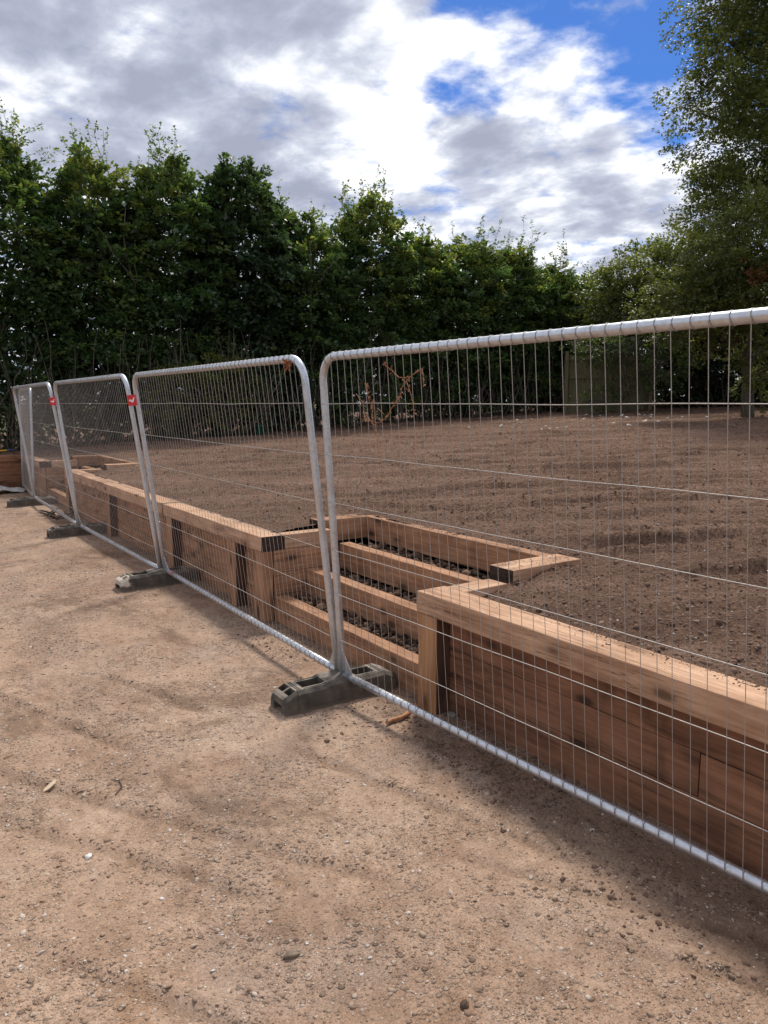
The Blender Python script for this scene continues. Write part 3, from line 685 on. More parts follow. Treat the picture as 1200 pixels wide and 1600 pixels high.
# ------------------------------------------------------------------ fence feet
def block_mesh():
    L, Wd, H = .80, .21, .14
    # outline swept along x: chamfered section, narrower waist toward the ends
    bm = bmesh.new(); secs = []
    xs = [-.38, -.365, -.30, -.295, -.29, -.12, -.09, .09, .12, .29, .295, .30, .365, .38]
    for x in xs:
        ax = abs(x); h = H if ax < .33 else H - (ax - .33) * .75
        if ax < .1: h = H + .012
        hw = Wd / 2 * (1.0 if ax < .292 else .985) - (0.004 if .292 < ax < .298 else 0); hw -= max(0, ax - .36) * .35
        sec = [(-hw, 0), (-hw + .004, h * .55), (-hw + .014, h - .022), (-hw + .034, h), (hw - .034, h), (hw - .014, h - .022), (hw - .004, h * .55), (hw, 0)]
        secs.append([bm.verts.new((x, a, b)) for a, b in sec])
    for s0, s1 in zip(secs[:-1], secs[1:]):
        for j in range(8):
            k = (j + 1) % 8; bm.faces.new((s0[j], s1[j], s1[k], s0[k]))
    bm.faces.new(secs[0]); bm.faces.new(secs[-1][::-1]); bmesh.ops.recalc_face_normals(bm, faces=bm.faces)
    me = bpy.data.meshes.new('block_body'); bm.to_mesh(me); bm.free()
    ob = bpy.data.objects.new('tmp_body', me); C.objects.link(ob)
    cut = MB()
    def slot(x0, x1, y0, y1, z0, z1): cut.box(x0, x1, y0, y1, z0, z1)
    slot(-.245, -.10, -.045, .045, .05, .2); slot(.10, .245, -.045, .045, .05, .2)
    for sx_ in (-1, 1):
        for yy in (-1, 1):
            slot(*sorted((sx_ * .10, sx_ * .245)), *sorted((yy * .058, yy * .066)), .118, .2)   # thin side grooves
        slot(*sorted((sx_ * .268, sx_ * .274)), -.07, .07, .122, .2); slot(*sorted((sx_ * .281, sx_ * .287)), -.07, .07, .122, .2)
        # arched pocket under each end (lifting notch)
        cut.box(*sorted((sx_ * .30, sx_ * .42)), -.05, .05, -.02, .062)
    for y0 in (-.048, .048): cut.tube([(.325, y0, .07), (.325, y0, .2)], .024, 14)
    slot(-.347, -.303, -.07, -.008, .07, .2); slot(-.347, -.303, .008, .07, .07, .2)
    for x0 in (-.035, .035): cut.tube([(x0, 0, .06), (x0, 0, .2)], .024, 14)
    cm = bpy.data.objects.new('tmp_cut', cut.mesh('cut')); C.objects.link(cm)
    md = ob.modifiers.new('b', 'BOOLEAN'); md.operation = 'DIFFERENCE'; md.object = cm; md.solver = 'EXACT'; md.use_self = True
    bv = ob.modifiers.new('v', 'BEVEL'); bv.width = .004; bv.segments = 2; bv.limit_method = 'ANGLE'; bv.angle_limit = R(40)
    dg = bpy.context.evaluated_depsgraph_get(); dg.update()
    res = bpy.data.meshes.new_from_object(ob.evaluated_get(dg))
    bpy.data.objects.remove(ob); bpy.data.objects.remove(cm)
    res.name = 'block_body'; return res
BLK = block_mesh(); BLK.materials.clear(); BLK2 = BLK.copy()
BLK.materials.append(RUBBER); BLK2.materials.append(RUBBER_P)
for q in (BLK, BLK2): q.polygons.foreach_set('use_smooth', [False] * len(q.polygons))
for (x, y, rz, me, lab) in ((2.105, 3.55, -.02, BLK, 'dark plastic fence foot nearest the camera, holding the post by the weed'),
                            (2.105, 6.80, .02, BLK2, 'dark plastic fence foot with a pale cement splash on its end'),
                            (2.10, 9.995, .03, BLK, 'dirty fence foot standing beside the dark broken twigs'),
                            (2.115, 13.43, .03, BLK, 'farthest fence foot, under the end panel short of the cross wall'),
                            (2.23, .03, .02, BLK, 'fence foot under the near end of the long panel, out at the right')):
    o = bpy.data.objects.new('fence_block', me); C.objects.link(o); o.location = (x, y, float(ground_z(np.array([x]), np.array([y]))[0]) - .012); o.rotation_euler = (0, 0, rz); o.scale = (.975, 1, 1.0)
    tag(o, lab, 'fence block', 'plastic feet under the fence panels')

# ------------------------------------------------------------------ dried weed and leaf in the fence
root, P, NV, W = f4
def fp(y, z, o=.03):
    u = (y - .145) / 3.42; v = (z - BOTZ) / (TOPZ - BOTZ); return P(u, v, o)
t = empty('dried_weed', tuple(fp(3.03, 1.5)), 'brown dried weed hanging in the nearest fence panel near its top corner', 'dried plant')
ST = [[(3.04, 1.299), (3.025, 1.388), (3.045, 1.456), (3.055, 1.525), (3.076, 1.583), (3.081, 1.617), (3.071, 1.658), (3.07, 1.692)],
      [(3.071, 1.658), (3.107, 1.721), (3.107, 1.767)], [(3.081, 1.594), (3.145, 1.605), (3.155, 1.692)],
      [(3.019, 1.589), (2.949, 1.619), (2.895, 1.68), (2.852, 1.708), (2.824, 1.756), (2.788, 1.787), (2.734, 1.812), (2.673, 1.836)],
      [(2.673, 1.836), (2.66, 1.805), (2.668, 1.753)], [(2.788, 1.787), (2.765, 1.739), (2.751, 1.686), (2.748, 1.64)], [(2.959, 1.869), (2.891, 1.834), (2.843, 1.802), (2.788, 1.798)],
      [(3.155, 1.692), (3.20, 1.73)], [(2.98, 1.63), (3.03, 1.66)], [(3.081, 1.594), (3.019, 1.589)]]
m = MB(); lf = MB()
def crumple(mb_, c, s):
    q = Quaternion((rnd.gauss(0, 1), rnd.gauss(0, 1), rnd.gauss(0, 1), rnd.gauss(0, 1))).normalized()
    pts = [(-.5, 0, 0), (-.1, .35, .18), (.5, .05, -.1), (-.05, -.35, .15), (.05, 0, -.12)]
    V = [Vector(c) + q @ (Vector(p) * s * rnd.uniform(.7, 1.3)) for p in pts]
    mb_.add(V, [(0, 4, 1), (1, 4, 2), (2, 4, 3), (3, 4, 0)])
dens = [8, 5, 5, 6, 7, 5, 3, 0, 0, 0]
for path, dn in zip(ST, dens):
    pp = [fp(*q, o=.03 + .006 * rnd.random()) for q in path]; m.tube(pp, .0015, 5)
    for a, b in zip(pp[:-1], pp[1:]):
        for k in range(int(dn * (.4 + (b - a).length * 10))):
            c = a.lerp(b, rnd.random()); s = rnd.uniform(.006, .017)
            if path is ST[0] and c.z < 1.42: s *= .6
            crumple(lf, c + Vector((rnd.gauss(0, .005), rnd.gauss(0, .005), rnd.gauss(0, .006))), s)
for y, z in ((2.955, 1.868), (2.905, 1.838), (3.155, 1.69), (3.15, 1.61), (3.107, 1.765), (3.107, 1.74), (3.072, 1.69), (3.078, 1.62), (2.85, 1.71)):
    for k in range(8): crumple(lf, fp(y, z) + Vector((rnd.gauss(0, .006), rnd.gauss(0, .006), rnd.gauss(0, .009))), rnd.uniform(.007, .016))
m.build('stem', DRY, t); lf.build('leaves', DRY, t, False)
root, P, NV, W = f3
t = MB(); c = P(.045, .995)
for k in range(26): crumple(t, c + Vector((-.02 + rnd.gauss(0, .006), rnd.gauss(0, .010), -.02 + rnd.gauss(0, .013))), rnd.uniform(.02, .04))
tag(t.build('dead_leaf', RUST, None, False), 'curled orange brown dead leaf hooked on the top rail corner of a fence panel', 'leaf')

# ------------------------------------------------------------------ small things on the ground
def gz(x, y): return float(ground_z(np.array([x]), np.array([y]))[0])
def lump(name, x, y, s, mat, label, cat, flat=(1, .75, .6), seed=0, z=None, rot=None):
    bv, bf = ICO3; rr = np.random.default_rng(seed)
    off = rr.uniform(0, 50, 3); n = (fbm(bv[:, 0] * 1.3 + off[0], bv[:, 1] * 1.3 + bv[:, 2] * 1.1 + off[1], seed, 4) - .5) * .9
    V = bv * (1 + n[:, None]) * np.array(flat) * s
    a = rr.uniform(0, 6.28) if rot is None else rot; V = np.stack([V[:, 0] * math.cos(a) - V[:, 1] * math.sin(a), V[:, 0] * math.sin(a) + V[:, 1] * math.cos(a), V[:, 2]], -1)
    zz = gz(x, y) if z is None else z
    o = link(name, np_mesh(name, V, bf), None, [mat], True); o.location = (x, y, zz + s * flat[2] * .45); tag(o, label, cat); return o
lump('stone', .935, 1.861, .019, STONE, 'brown stone lying on the gravel at the bottom centre of the yard', 'stone', seed=1, flat=(1.2, .7, .55))
lump('clod', 1.25, 1.413, .016, CLOD, 'dark earth lump on the gravel near the bottom edge', 'earth clod', seed=2)
lump('stone', 1.811, 1.586, .013, STONE2, 'smooth tan pebble lying on the gravel nearest the long fence rail', 'stone', seed=3, flat=(1.2, .8, .6), rot=.5)
lump('stone', .54, 2.743, .016, CHALK, 'white angular chalk chip on the left side of the gravel', 'stone', seed=4, flat=(1, .8, .5))
lump('stone', 1.325, 1.705, .012, STONE2, 'small grey brown pebble right of the brown stone', 'stone', seed=5)
lump('concrete_lump', 2.47, 2.93, .026, _plain('grey_concrete', (.21, .19, .17), .9), 'grey concrete spill at the foot of the orange timber post', 'concrete', seed=6, flat=(1, 1.2, .6))
m = MB(); a = Vector((.49, 3.36, gz(.5, 3.36) + .006)); b = Vector((.555, 3.41, gz(.55, 3.41) + .012))
sdir = (b - a).cross(Vector((0, 0, 1))).normalized()
m.add([a, a.lerp(b, .3) + sdir * .012, a.lerp(b, .75) + sdir * .013, b, a.lerp(b, .7) - sdir * .010, a.lerp(b, .25) - sdir * .010] + [q - Vector((0, 0, .005)) for q in (a, a.lerp(b, .3) + sdir * .012, a.lerp(b, .75) + sdir * .013, b, a.lerp(b, .7) - sdir * .010, a.lerp(b, .25) - sdir * .010)],
      [(0, 1, 2, 3, 4, 5), (11, 10, 9, 8, 7, 6)] + [(i, i + 6, (i + 1) % 6 + 6, (i + 1) % 6) for i in range(6)])
tag(m.build('wood_chip', CHIP, None, False), 'pale sliver of wood lying on the gravel at the left', 'wood chip')
m = MB(); m.tube([(2.125, 3.055, gz(2.13, 3.06) + .012), (2.17, 3.075, gz(2.2, 3.07) + .016), (2.23, 3.07, gz(2.23, 3.07) + .017), (2.295, 3.085, gz(2.29, 3.08) + .02)], [.006, .013, .012, .014], 8)
tag(m.build('stick', BARKSTICK, None), 'short peeled orange stick on the ground under the bottom rail', 'stick')
m = MB(); m.tube([(.74, 3.13, gz(.74, 3.13) + .004), (.785, 3.19, gz(.78, 3.19) + .006), (.79, 3.25, gz(.79, 3.25) + .006), (.765, 3.29, gz(.76, 3.29) + .003)], [.002, .0028, .0028, .0015], 5)
tag(m.build('twig', TWIG, None), 'thin curved twig on the gravel at the left of the yard', 'twig')
t = empty('twig_heap', (2.3, 11.8, 0), 'tangle of dark broken twigs beside a fence foot, short of the second steps', 'twigs')
m = MB()
for k in range(16):
    p = Vector((2.22 + rnd.uniform(-.18, .12), 11.7 + rnd.uniform(-.45, .45), .02)); q = p + Vector((rnd.uniform(-.2, .2), rnd.uniform(-.5, .5), rnd.uniform(0, .12)))
    m.tube([p, p.lerp(q, .5) + Vector((rnd.gauss(0, .02), rnd.gauss(0, .02), .02)), q], [.011, .008, .004], 5)
m.build('branches', TWIG, t)
lf = MB()
for k in range(1): crumple(lf, (2.36 + rnd.uniform(-.08, .08), 11.6 + rnd.uniform(-.3, .3), .05), .10)
lf.build('pale_scrap', CLOTH, t, False)
# crumpled sheet
xs_, ys_ = np.linspace(-.55, .42, 44), np.linspace(-.30, .24, 30)
def shz(X, Y): return .012 + .15 * np.clip(1 - (X / .56) ** 2 - (Y / .32) ** 2, 0, 1) ** .7 * (.35 + fbm(X * 5, Y * 6, 3, 3)) * (.55 + .9 * sstep(.2, -.3, X)) + .05 * (np.abs(vnoise(X * 9 + Y * 5, Y * 14, 5) - .5))
V, F = grid(xs_, ys_, shz, lambda x, y: ((x / .53) ** 2 + (y / .29) ** 2) < .9 + .25 * np.sin(x * 13 + y * 9))
o = link('crumpled_sheet', np_mesh('crumpled_sheet', V, F), None, [CLOTH], True); o.location = (1.96, 15.72, gz(1.96, 15.72)); 
md = o.modifiers.new('s', 'SOLIDIFY'); md.thickness = .006
tag(o, 'dusty white crumpled sheet lying at the foot of the cross wall', 'sheet')
# hand tool on the cross wall
zt = .70
t = empty('garden_tool', (1.9, 16.3, zt), 'yellow handled hand tool with blue collar lying on the cross wall', 'tool')
m = MB(); m.tube([(1.3, 16.2, zt + .03), (2.17, 16.25, zt + .06)], .017, 10); m.build('handle', YELLOW, t)
m = MB(); m.tube([(2.17, 16.25, zt + .06), (2.235, 16.25, zt + .064)], .020, 10); m.build('collar', BLUE, t)
m = MB(); m.tube([(2.235, 16.25, zt + .064), (2.29, 16.25, zt + .068), (2.33, 16.25, zt + .08), (2.36, 16.25, zt + .115), (2.38, 16.25, zt + .14)], [.013, .013, .014, .013, .006], 8); m.build('hook', STEEL, t)
# green tub by the hedge
m = MB(); bx_, by_ = 8.1, 17.35; bz = float(soil_z(np.array([bx_]), np.array([by_]))[0]) - .01
V = []; Fc = []
prof = [(0, 0), (.13, 0), (.155, .25), (.165, .25), (.165, .27), (.145, .27), (.125, .02), (0, .02)]
for i, (r_, z_) in enumerate(prof):
    for j in range(16):
        a = 2 * math.pi * j / 16; V.append((bx_ + r_ * math.cos(a), by_ + r_ * math.sin(a), bz + z_))
for i in range(len(prof) - 1):
    for j in range(16): k = (j + 1) % 16; Fc.append((i * 16 + j, i * 16 + k, (i + 1) * 16 + k, (i + 1) * 16 + j))
m.add(V, Fc); tag(m.build('plastic_tub', TUB, None), 'small green plastic tub standing at the foot of the hedge', 'tub')

# ------------------------------------------------------------------ trees
def leaves_mesh(name, pos, axis, nrm, size, lv, wid=.62):
    """kite leaves with a fold along the midrib: 2 quads? -> 4 verts, 1 quad bent by the tip"""
    n = len(pos); axis = axis / np.linalg.norm(axis, axis=1, keepdims=True)
    side = np.cross(nrm, axis); side /= np.linalg.norm(side, axis=1, keepdims=True) + 1e-9
    up = np.cross(axis, side); s = size[:, None]
    V = np.stack([pos, pos + axis * s * .45 + side * s * wid / 2 + up * s * .06, pos + axis * s - up * s * .10, pos + axis * s * .45 - side * s * wid / 2 + up * s * .06], 1)
    F = np.arange(n * 4).reshape(n, 4)
    return np_mesh(name, V.reshape(-1, 3), F, {'lv': np.repeat(lv, 4)})
def spray_leaves(rg, c, d, Rr, per, flat=.10, leaf=.08, lvb=None, lvv=.28):
    """c,d: (S,3) spray base and direction, Rr (S,) length"""
    Sn = len(c); d = d / np.linalg.norm(d, axis=1, keepdims=True)
    up = np.array([0, 0, 1.])[None].repeat(Sn, 0) + rg.normal(0, .25, (Sn, 3))
    s = np.cross(d, up); s /= np.linalg.norm(s, axis=1, keepdims=True) + 1e-9; u = np.cross(s, d)
    t = rg.random((Sn, per)) ** .8; w_ = rg.uniform(-1, 1, (Sn, per)); w_ = np.sign(w_) * np.abs(w_) ** .8 * .5 * (1.05 - t * .75)
    # leaves gather along a few twigs
    w_ = np.round(w_ * 5) / 5 + rg.normal(0, .035, (Sn, per))
    pos = c[:, None] + Rr[:, None, None] * (t[..., None] * d[:, None] + w_[..., None] * s[:, None]) + u[:, None] * (rg.normal(0, flat, (Sn, per)) - .18 * t ** 2)[..., None] * Rr[:, None, None]
    ax = d[:, None] * .7 + np.sign(w_)[..., None] * s[:, None] * .7 + rg.normal(0, .45, (Sn, per, 3))
    nm = u[:, None] + rg.normal(0, .5, (Sn, per, 3))
    sz = leaf * rg.uniform(.6, 1.25, (Sn, per))
    lvb = rg.random(Sn) if lvb is None else lvb
    lv = np.clip(lvb[:, None] + rg.normal(0, lvv, (Sn, per)) * .6, 0, 1)
    return pos.reshape(-1, 3), ax.reshape(-1, 3), nm.reshape(-1, 3), sz.ravel(), lv.ravel()
def whip_leaves(rg, path, leaf, n):
    path = np.array(path); m = len(path); t = np.sort(rg.random(n)) ** .8 * (m - 1.001); i = t.astype(int); f = (t - i)[:, None]
    p = path[i] * (1 - f) + path[i + 1] * f
    d = path[np.minimum(i + 1, m - 1)] - path[i] + 1e-6
    ax = rg.normal(0, 1, (n, 3)); ax[:, 2] = ax[:, 2] * .4 + .3
    nm = np.array([0, 0, 1.]) + rg.normal(0, .6, (n, 3))
    return p + rg.normal(0, .02, (n, 3)), ax, nm, leaf * rg.uniform(.55, 1.0, n), np.clip(.75 + rg.normal(0, .2, n), 0, 1)
def wander(rg, p, q, n, amp):
    p, q = np.array(p, float), np.array(q, float); out = []; o = np.zeros(3)
    for k in range(n + 1):
        t = k / n; o = o + rg.normal(0, amp / n ** .5, 3) * (1 if 0 < k else 0); out.append(p * (1 - t) + q * t + o * math.sin(math.pi * min(t * 1.0, .95)) ** .5)
    return out
TREES = 'trees of the boundary hedge'
def hedge_tree(label, bx, by, H, wx, wy, seed, mat=LEAF_H, leaf=.115, n=400, per=58, whips=7, droop=0., low=1.0, yel=.0, group=TREES, name='hedge_tree', h0=.35, cat='tree', bare=1.):
    rg = np.random.default_rng(seed); z0 = float(soil_z(np.array([bx]), np.array([by]))[0]) - .03
    root = empty(name, (bx, by, z0), label, cat, group)
    m = MB(); stems = []
    for k in range(rg.integers(3, 6)):
        a = rg.uniform(0, 6.28); b0 = (bx + math.cos(a) * .22, by + math.sin(a) * .15, z0 - .1); r0 = rg.uniform(.03, .07)
        top = (bx + rg.normal(0, wx * .45), by + rg.normal(0, wy * .35), z0 + H * rg.uniform(.7, .92))
        p = wander(rg, b0, top, 9, .35); m.tube(p, list(np.linspace(r0, .012, 10)), 7); stems.append(p)
        for q in range(7):                                # limbs
            i = int(rg.integers(2, 8)); s0 = p[i]; a2 = rg.uniform(0, 6.28)
            e = s0 + np.array([math.cos(a2) * wx * .8, math.sin(a2) * wy * .7, rg.uniform(.3, 1.1)])
            m.tube(wander(rg, s0, e, 5, .15), list(np.linspace(.018, .005, 6)), 5)
    for k in range(int(46 * low * bare)):                          # bare twiggy growth low down on the yard side
        s0 = np.array([bx + rg.normal(0, wx * .6), by - rg.uniform(wy * .4, wy * 1.3), z0 - .05])
        e = s0 + np.array([rg.normal(0, .45), rg.normal(0, .2), rg.uniform(.7, 2.7)])
        m.tube(wander(rg, s0, e, 5, .22), list(np.linspace(rg.uniform(.008, .018), .004, 6)), 4)
    # crown
    rel = rg.random(n * 2); keep = rg.random(n * 2) < np.interp(rel, [0, .10, .26, .36, .8, 1], [.40 * low, .42 * low, .75, 1., .95, .8]); rel = rel[keep][:n]; k_ = len(rel)
    prof = np.interp(rel, [0, .12, .3, .55, .76, .9, 1], [1., 1., 1, 1.0, .86, .52, .2])
    ph = rg.uniform(0, 6.283, k_); rho = np.sqrt(rg.uniform(.16, 1, k_))
    lob = .70 + .60 * vnoise(ph * 1.6 + seed, rel * 5 + seed, seed)
    ex, ey = np.cos(ph), np.sin(ph)
    c = np.stack([bx + ex * wx * prof * rho * lob * .95, by + ey * wy * prof * rho * lob * .85, z0 + h0 + rel * (H - h0) * (.86 + .14 * vnoise(bx * 3 + ex * 1.2, ey * 1.2 + seed, 5)) + rg.normal(0, .10, k_)], -1)
    d = np.stack([ex, ey, rg.normal(.12, .25, k_) + np.clip(rel - .7, 0, 1) * 3 - droop], -1)
    Rr = rg.uniform(.35, .75, k_) * np.interp(rel, [0, .5, 1], [.9, 1., .6])
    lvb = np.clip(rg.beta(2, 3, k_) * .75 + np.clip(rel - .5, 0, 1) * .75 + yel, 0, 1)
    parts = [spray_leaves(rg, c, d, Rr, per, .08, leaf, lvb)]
    ki = int(n * .28); zi = rg.uniform(0, .8, ki)                   # bigger filler leaves inside, coloured dark as a backing
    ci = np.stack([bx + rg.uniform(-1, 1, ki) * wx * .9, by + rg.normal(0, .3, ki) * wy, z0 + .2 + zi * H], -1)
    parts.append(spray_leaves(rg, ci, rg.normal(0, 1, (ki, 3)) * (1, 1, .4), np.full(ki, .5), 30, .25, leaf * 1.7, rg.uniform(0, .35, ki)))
    for k in range(whips):
        a = rg.uniform(0, 6.28); b = np.array([bx + math.cos(a) * wx * .55 * rg.random(), by + math.sin(a) * wy * .4, z0 + H * rg.uniform(.80, .93)])
        e = b + np.array([rg.normal(0, .30), rg.normal(0, .2), rg.uniform(.5, 1.6)])
        p = wander(rg, b, e, 6, .12); m.tube(p, list(np.linspace(.008, .0025, 7)), 4); parts.append(whip_leaves(rg, p, leaf * .9, int(rg.integers(22, 60))))
        for s in range(3):
            i = int(rg.integers(1, 5)); e2 = p[i] + np.array([rg.normal(0, .3), rg.normal(0, .15), rg.uniform(.1, .45)])
            p2 = wander(rg, p[i], e2, 4, .06); m.tube(p2, list(np.linspace(.004, .002, 5)), 4); parts.append(whip_leaves(rg, p2, leaf * .85, int(rg.integers(10, 24))))
    m.build('trunk', BARK, root)
    pa = [np.concatenate(q) for q in zip(*parts)]
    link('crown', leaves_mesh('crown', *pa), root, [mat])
    return root
HY = 18.6
HT = [ # x, H, wx, seed, whips, label
    (.6, 6.6, 1.55, 101, 7, 'hedge tree at the extreme left edge with thin whips above its crown', dict(low=.6, bare=2.6)),
    (2.7, 6.8, 1.5, 102, 10, 'hedge tree behind the cross wall with tall wispy top shoots', dict(low=.55, bare=2.8)),
    (4.7, 6.5, 1.45, 103, 9, 'hedge tree with a yellow green top, second from the left', dict(yel=.12, low=.55, bare=2.8)),
    (6.4, 6.7, 1.45, 104, 7, 'bushy dark hedge tree just left of the drooping leaved tree', dict(low=.6, bare=2.4)),
    (8.3, 6.9, 1.4, 105, -2, 'dark tree with large drooping leaves and a pointed top in the hedge', dict(mat=LEAF_D, leaf=.135, per=40, droop=.35)),
    (10.2, 5.6, 1.4, 106, 8, 'lower thin topped hedge tree right of the drooping leaved tree', {}),
    (12.2, 6.5, 1.45, 107, 9, 'hedge tree with the tallest spindly shoots in the centre of the hedge', dict(yel=.15)),
    (14.3, 5.45, 1.4, 108, 7, 'hedge tree above the dried weed with loose feathery top', dict(yel=.15)),
    (16.2, 5.6, 1.4, 109, 8, 'hedge tree with a forked wispy top right of centre', dict(yel=.16)),
    (18.2, 5.35, 1.4, 110, 7, 'hedge tree with bright leaf tips, third from the timber panel', dict(yel=.16)),
    (20.0, 5.0, 1.3, 111, 6, 'hedge tree with sparse airy shoots, second from the timber panel', dict(yel=.05)),
    (22.0, 4.5, 1.2, 112, 4, 'low rounded hedge tree standing beside the mossy timber panel', {}),
]
for x, H, wx, sd, wh, lab, kw in HT: hedge_tree(lab, x, HY + .12 * math.sin(sd), H, wx * 1.12, 1.15, sd, whips=wh + 5, n=720, per=46, **{k_: v_ for k_, v_ in kw.items() if k_ != 'per'})
# low bushes at the hedge foot
hedge_tree('light green low bush at the hedge foot behind the tagged panel', 6.3, 17.3, 1.7, 1.15, .6, 201, LEAF_O, .07, 90, 50, 2, group=None, name='bush', h0=.1, low=.4, cat='bush')
hedge_tree('second low bush at the hedge foot, left of the green tub', 7.35, 17.45, 1.9, .8, .5, 202, LEAF_O, .07, 80, 50, 2, group=None, name='bush', h0=.1, low=.4, cat='bush')

def big_tree(label, name, trunk, lobes, seed, mat, leaf, per, R0, group=None, trunk_r=.16, extra=None, flat=.07, brown=None, wid=.62):
    """trunk: list of points; lobes: (cx,cy,cz,rx,ry,rz,n)"""
    rg = np.random.default_rng(seed); root = empty(name, tuple(trunk[0]), label, 'tree', group)
    m = MB(); tp = []
    for a, b in zip(trunk[:-1], trunk[1:]): tp += wander(rg, a, b, 4, .08)[:-1]
    tp.append(np.array(trunk[-1])); m.tube(tp, list(np.linspace(trunk_r, trunk_r * .25, len(tp))), 10)
    parts = []; bparts = []
    for (cx, cy, cz, rx, ry, rz, n) in lobes:
        base = tp[min(len(tp) - 1, int(np.argmin([abs(q[2] - (cz - rz * .6)) for q in tp])))]
        for k in range(5):
            e = np.array([cx, cy, cz]) + rg.normal(0, .3, 3) * np.array([rx, ry, rz])
            m.tube(wander(rg, base, e, 6, .3), list(np.linspace(trunk_r * .35, .012, 7)), 6)
            for q in range(4):
                e2 = e + rg.normal(0, .28, 3) * np.array([rx, ry, rz]); m.tube(wander(rg, e, e2, 4, .15), list(np.linspace(.014, .005, 5)), 4)
        v = rg.normal(0, 1, (n, 3)); v /= np.linalg.norm(v, axis=1, keepdims=True); rho = rg.uniform(.2, 1, n) ** .45
        lob = .72 + .5 * vnoise(v[:, 0] * 2.2 + seed, v[:, 1] * 2.2 + v[:, 2] * 3.1, seed)
        c = np.array([cx, cy, cz]) + v * np.array([rx, ry, rz]) * (rho * lob)[:, None] * .88
        d = v * np.array([1, 1, .35]) + rg.normal(0, .25, (n, 3)) + np.array([0, 0, -.05])
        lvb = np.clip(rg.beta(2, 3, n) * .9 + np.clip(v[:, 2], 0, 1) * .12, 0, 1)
        parts.append(spray_leaves(rg, c, d, R0 * rg.uniform(.6, 1.3, n), per, flat, leaf, lvb))
    if brown:
        c = np.array(brown[0]) + rg.normal(0, brown[1], (brown[2], 3)); d = rg.normal(0, 1, (brown[2], 3))
        link('withered_leaves', leaves_mesh('withered_leaves', *spray_leaves(rg, c, d, np.full(brown[2], .35), 26, .1, leaf)), root, [LEAF_B])
    m.build('trunk', BARK, root)
    pa = [np.concatenate(q) for q in zip(*parts)]
    link('crown', leaves_mesh('crown', *pa, wid=wid), root, [mat])
    return root
def at(px, dep, z=None):
    """world x,y of a photo column at a forward distance"""
    s = (px - 600) / 1167 * dep; return HD[0] * dep + RT[0] * s, HD[1] * dep + RT[1] * s
def zz(py, dep): return 1.68 + (630 - py) / 1167 * dep
# tall tree at the right
D = 19.5
def lobe(px, py, dep, rpx, rpz, ry, n):
    x, y = at(px, dep); k = dep / 1167; return (x, y, zz(py, dep), rpx * k, ry, rpz * k, n)
tx_, ty_ = at(1262, D + 1.5); sz_ = float(soil_z(np.array([tx_]), np.array([ty_]))[0])
big_tree('tall tree with tiered airy branches rising out of the top right corner', 'tall_tree', [(tx_, ty_, sz_ - .1), (tx_ + .1, ty_, 5), (tx_, ty_ + .2, 9), (tx_ + .3, ty_, 13.5)],
         [lobe(1160, 30, D, 105, 85, 1.5, 190), lobe(1125, 120, D, 75, 80, 1.3, 110), lobe(1195, 170, D + 1, 100, 90, 1.6, 150), lobe(1120, 260, D, 65, 70, 1.2, 85), lobe(1175, 300, D + .5, 90, 75, 1.5, 130),
          lobe(1120, 345, D, 62, 45, 1.2, 75), lobe(1260, 60, D + 1, 130, 140, 2.2, 210), lobe(1290, 260, D + 1, 130, 140, 2.2, 190), lobe(1180, -90, D + 1, 120, 100, 2., 130), lobe(1100, 60, D - .3, 42, 50, 1., 38), lobe(1095, 185, D - .3, 42, 40, 1., 34)],
         301, LEAF_O, .088, 84, .85, trunk_r=.24)
D2 = 17.5
x0_, y0_ = at(1170, 19.0); s0_ = float(soil_z(np.array([x0_]), np.array([y0_]))[0])
big_tree('small leaved tree with a withered brown patch, its trunk in the soil', 'hawthorn_tree', [(x0_, y0_, s0_ - .1), (x0_ - .1, y0_ + .1, 2.6), (x0_ + .1, y0_, 4.6)],
         [lobe(1150, 395, D2, 75, 70, 1.2, 170), lobe(1215, 380, D2, 85, 75, 1.4, 170), lobe(1105, 440, D2 + .5, 65, 52, 1.1, 130), lobe(1175, 480, D2, 85, 55, 1.2, 150), lobe(1090, 500, D2 + .8, 62, 45, 1., 95), lobe(1200, 560, D2 + 1, 55, 65, .8, 90), lobe(1060, 470, D2 + 1, 45, 50, 1., 70)],
         302, LEAF_O, .085, 50, .55, trunk_r=.17, brown=((*at(1182, D2 - .9), zz(432, D2 - .9)), .16, 16))
D3 = 24.5
x0_, y0_ = at(1010, D3 + .6); s0_ = float(soil_z(np.array([x0_]), np.array([y0_]))[0])
big_tree('rounded mid green tree overhanging the mossy timber panel', 'elder_tree', [(x0_, y0_, s0_ - .1), (x0_, y0_, 2.8), (x0_ + .2, y0_, 5.0)],
         [lobe(1000, 445, D3, 58, 52, 1.4, 190), lobe(1055, 425, D3 + .5, 60, 60, 1.5, 180), lobe(960, 478, D3, 42, 44, 1.2, 120), lobe(1035, 500, D3, 70, 48, 1.4, 190), lobe(1090, 470, D3 + 1, 60, 80, 1.4, 150), lobe(1085, 560, D3 + 1.4, 60, 70, 1.2, 150), lobe(1040, 590, D3 + 1.8, 40, 45, 1.2, 90)],
         303, LEAF_O, .115, 46, .75, trunk_r=.14)
D4 = 22.6
x0_, y0_ = at(985, D4); s0_ = float(soil_z(np.array([x0_]), np.array([y0_]))[0])
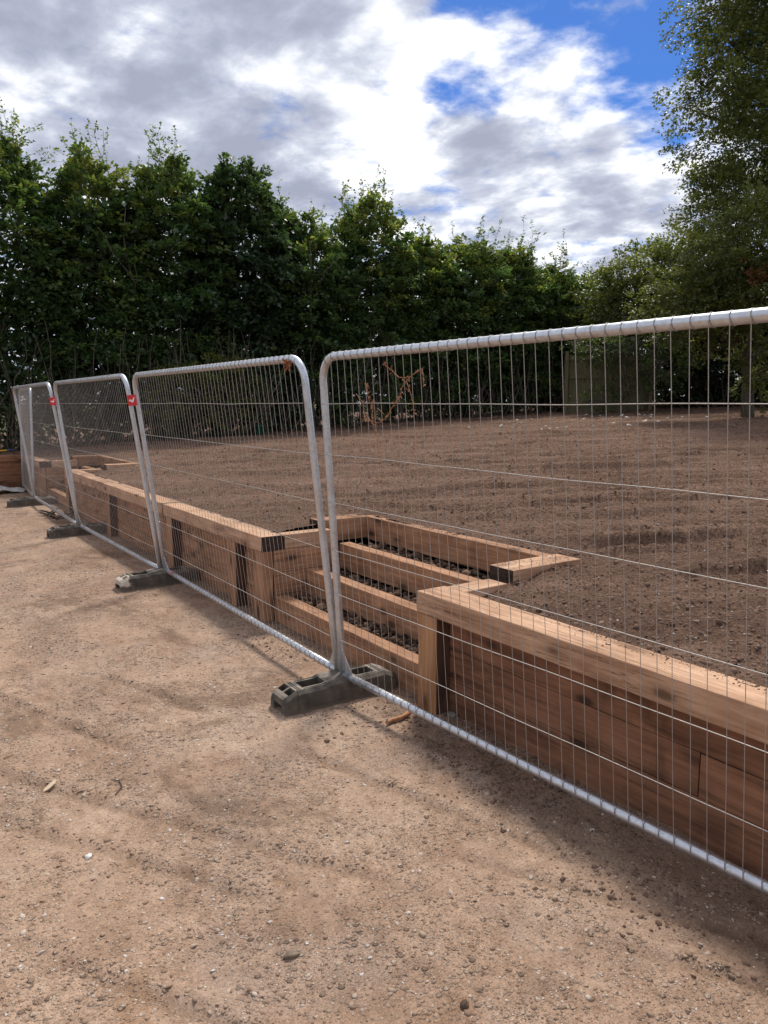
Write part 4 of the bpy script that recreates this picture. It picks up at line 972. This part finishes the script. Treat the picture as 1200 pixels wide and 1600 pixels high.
big_tree('slender pale leaved sapling hanging in front of the mossy timber panel', 'sapling', [(x0_, y0_, s0_ - .1), (x0_ - .25, y0_, 2.4), (x0_ - .35, y0_, 3.3)],
         [lobe(945, 548, D4, 52, 26, .7, 60), lobe(1000, 542, D4, 50, 24, .7, 60), lobe(1035, 575, D4, 45, 35, .7, 64), lobe(970, 596, D4, 34, 22, .5, 16), lobe(915, 540, D4, 30, 24, .5, 30), lobe(935, 625, D4, 36, 14, .5, 20)],
         304, LEAF_P, .075, 34, .5, trunk_r=.035)
# dark under-storey beyond the right trees
for k, (px, dp, H, lab) in enumerate([(1075, 26.5, 4.2, 'dark evergreen bush in the shade right of the mossy timber panel'), (1135, 25.5, 4.6, 'dark evergreen bush behind the trunk of the small leaved tree'), (1195, 24.5, 4.6, 'dark evergreen bush at the right edge of the picture'), (1260, 23.5, 4.4, 'dark evergreen bush past the right edge beneath the tall tree')]):
    x0_, y0_ = at(px, dp); hedge_tree(lab, x0_, y0_, H, 1.5, 1.3, 401 + k, LEAF_D, .10, 330, 56, 2, group='dark bushes beneath the right hand trees', name='evergreen_bush', h0=.05, low=1.6, cat='bush')

# ------------------------------------------------------------------ mossy timber panel fence
dep = 23.9; ca, cb = np.array(at(880, dep + .2)), np.array(at(1016, dep)); ux = (cb - ca) / np.linalg.norm(cb - ca); Lf = float(np.linalg.norm(cb - ca)); nx_ = np.array([ux[1], -ux[0]])
zb = float(soil_z(ca[:1], ca[1:])[0]) - .02
root = empty('board_fence', (*((ca + cb) / 2), zb), 'mossy vertical board fence panel behind the sapling in the far corner', 'fence')
def fbox(mb_, s0, s1, o0, o1, z0, z1):
    V = [(*(ca + ux * s + nx_ * o), z) for z in (z0, z1) for o in (o0, o1) for s in (s0, s1)]
    mb_.add(V, [(0, 2, 3, 1), (4, 5, 7, 6), (0, 1, 5, 4), (2, 6, 7, 3), (0, 4, 6, 2), (1, 3, 7, 5)])
m = MB(); s = 0
while s < Lf: fbox(m, s, s + .135, -.012 + rnd.uniform(0, .004), .008, zb + .03, zb + 1.86 + rnd.uniform(-.012, .012)); s += .14
m.build('boards', BOARD, root, False)
for z in (.35, 1.15, 1.72):
    m = MB(); fbox(m, 0, Lf, .0085, .06, zb + z, zb + z + .08); m.build('rail', BOARD, root, False)
for s in (.0, Lf / 2, Lf - .1):
    m = MB(); fbox(m, s, s + .1, .061, .16, zb - .2, zb + 2.0); m.build('post', BOARD, root, False)
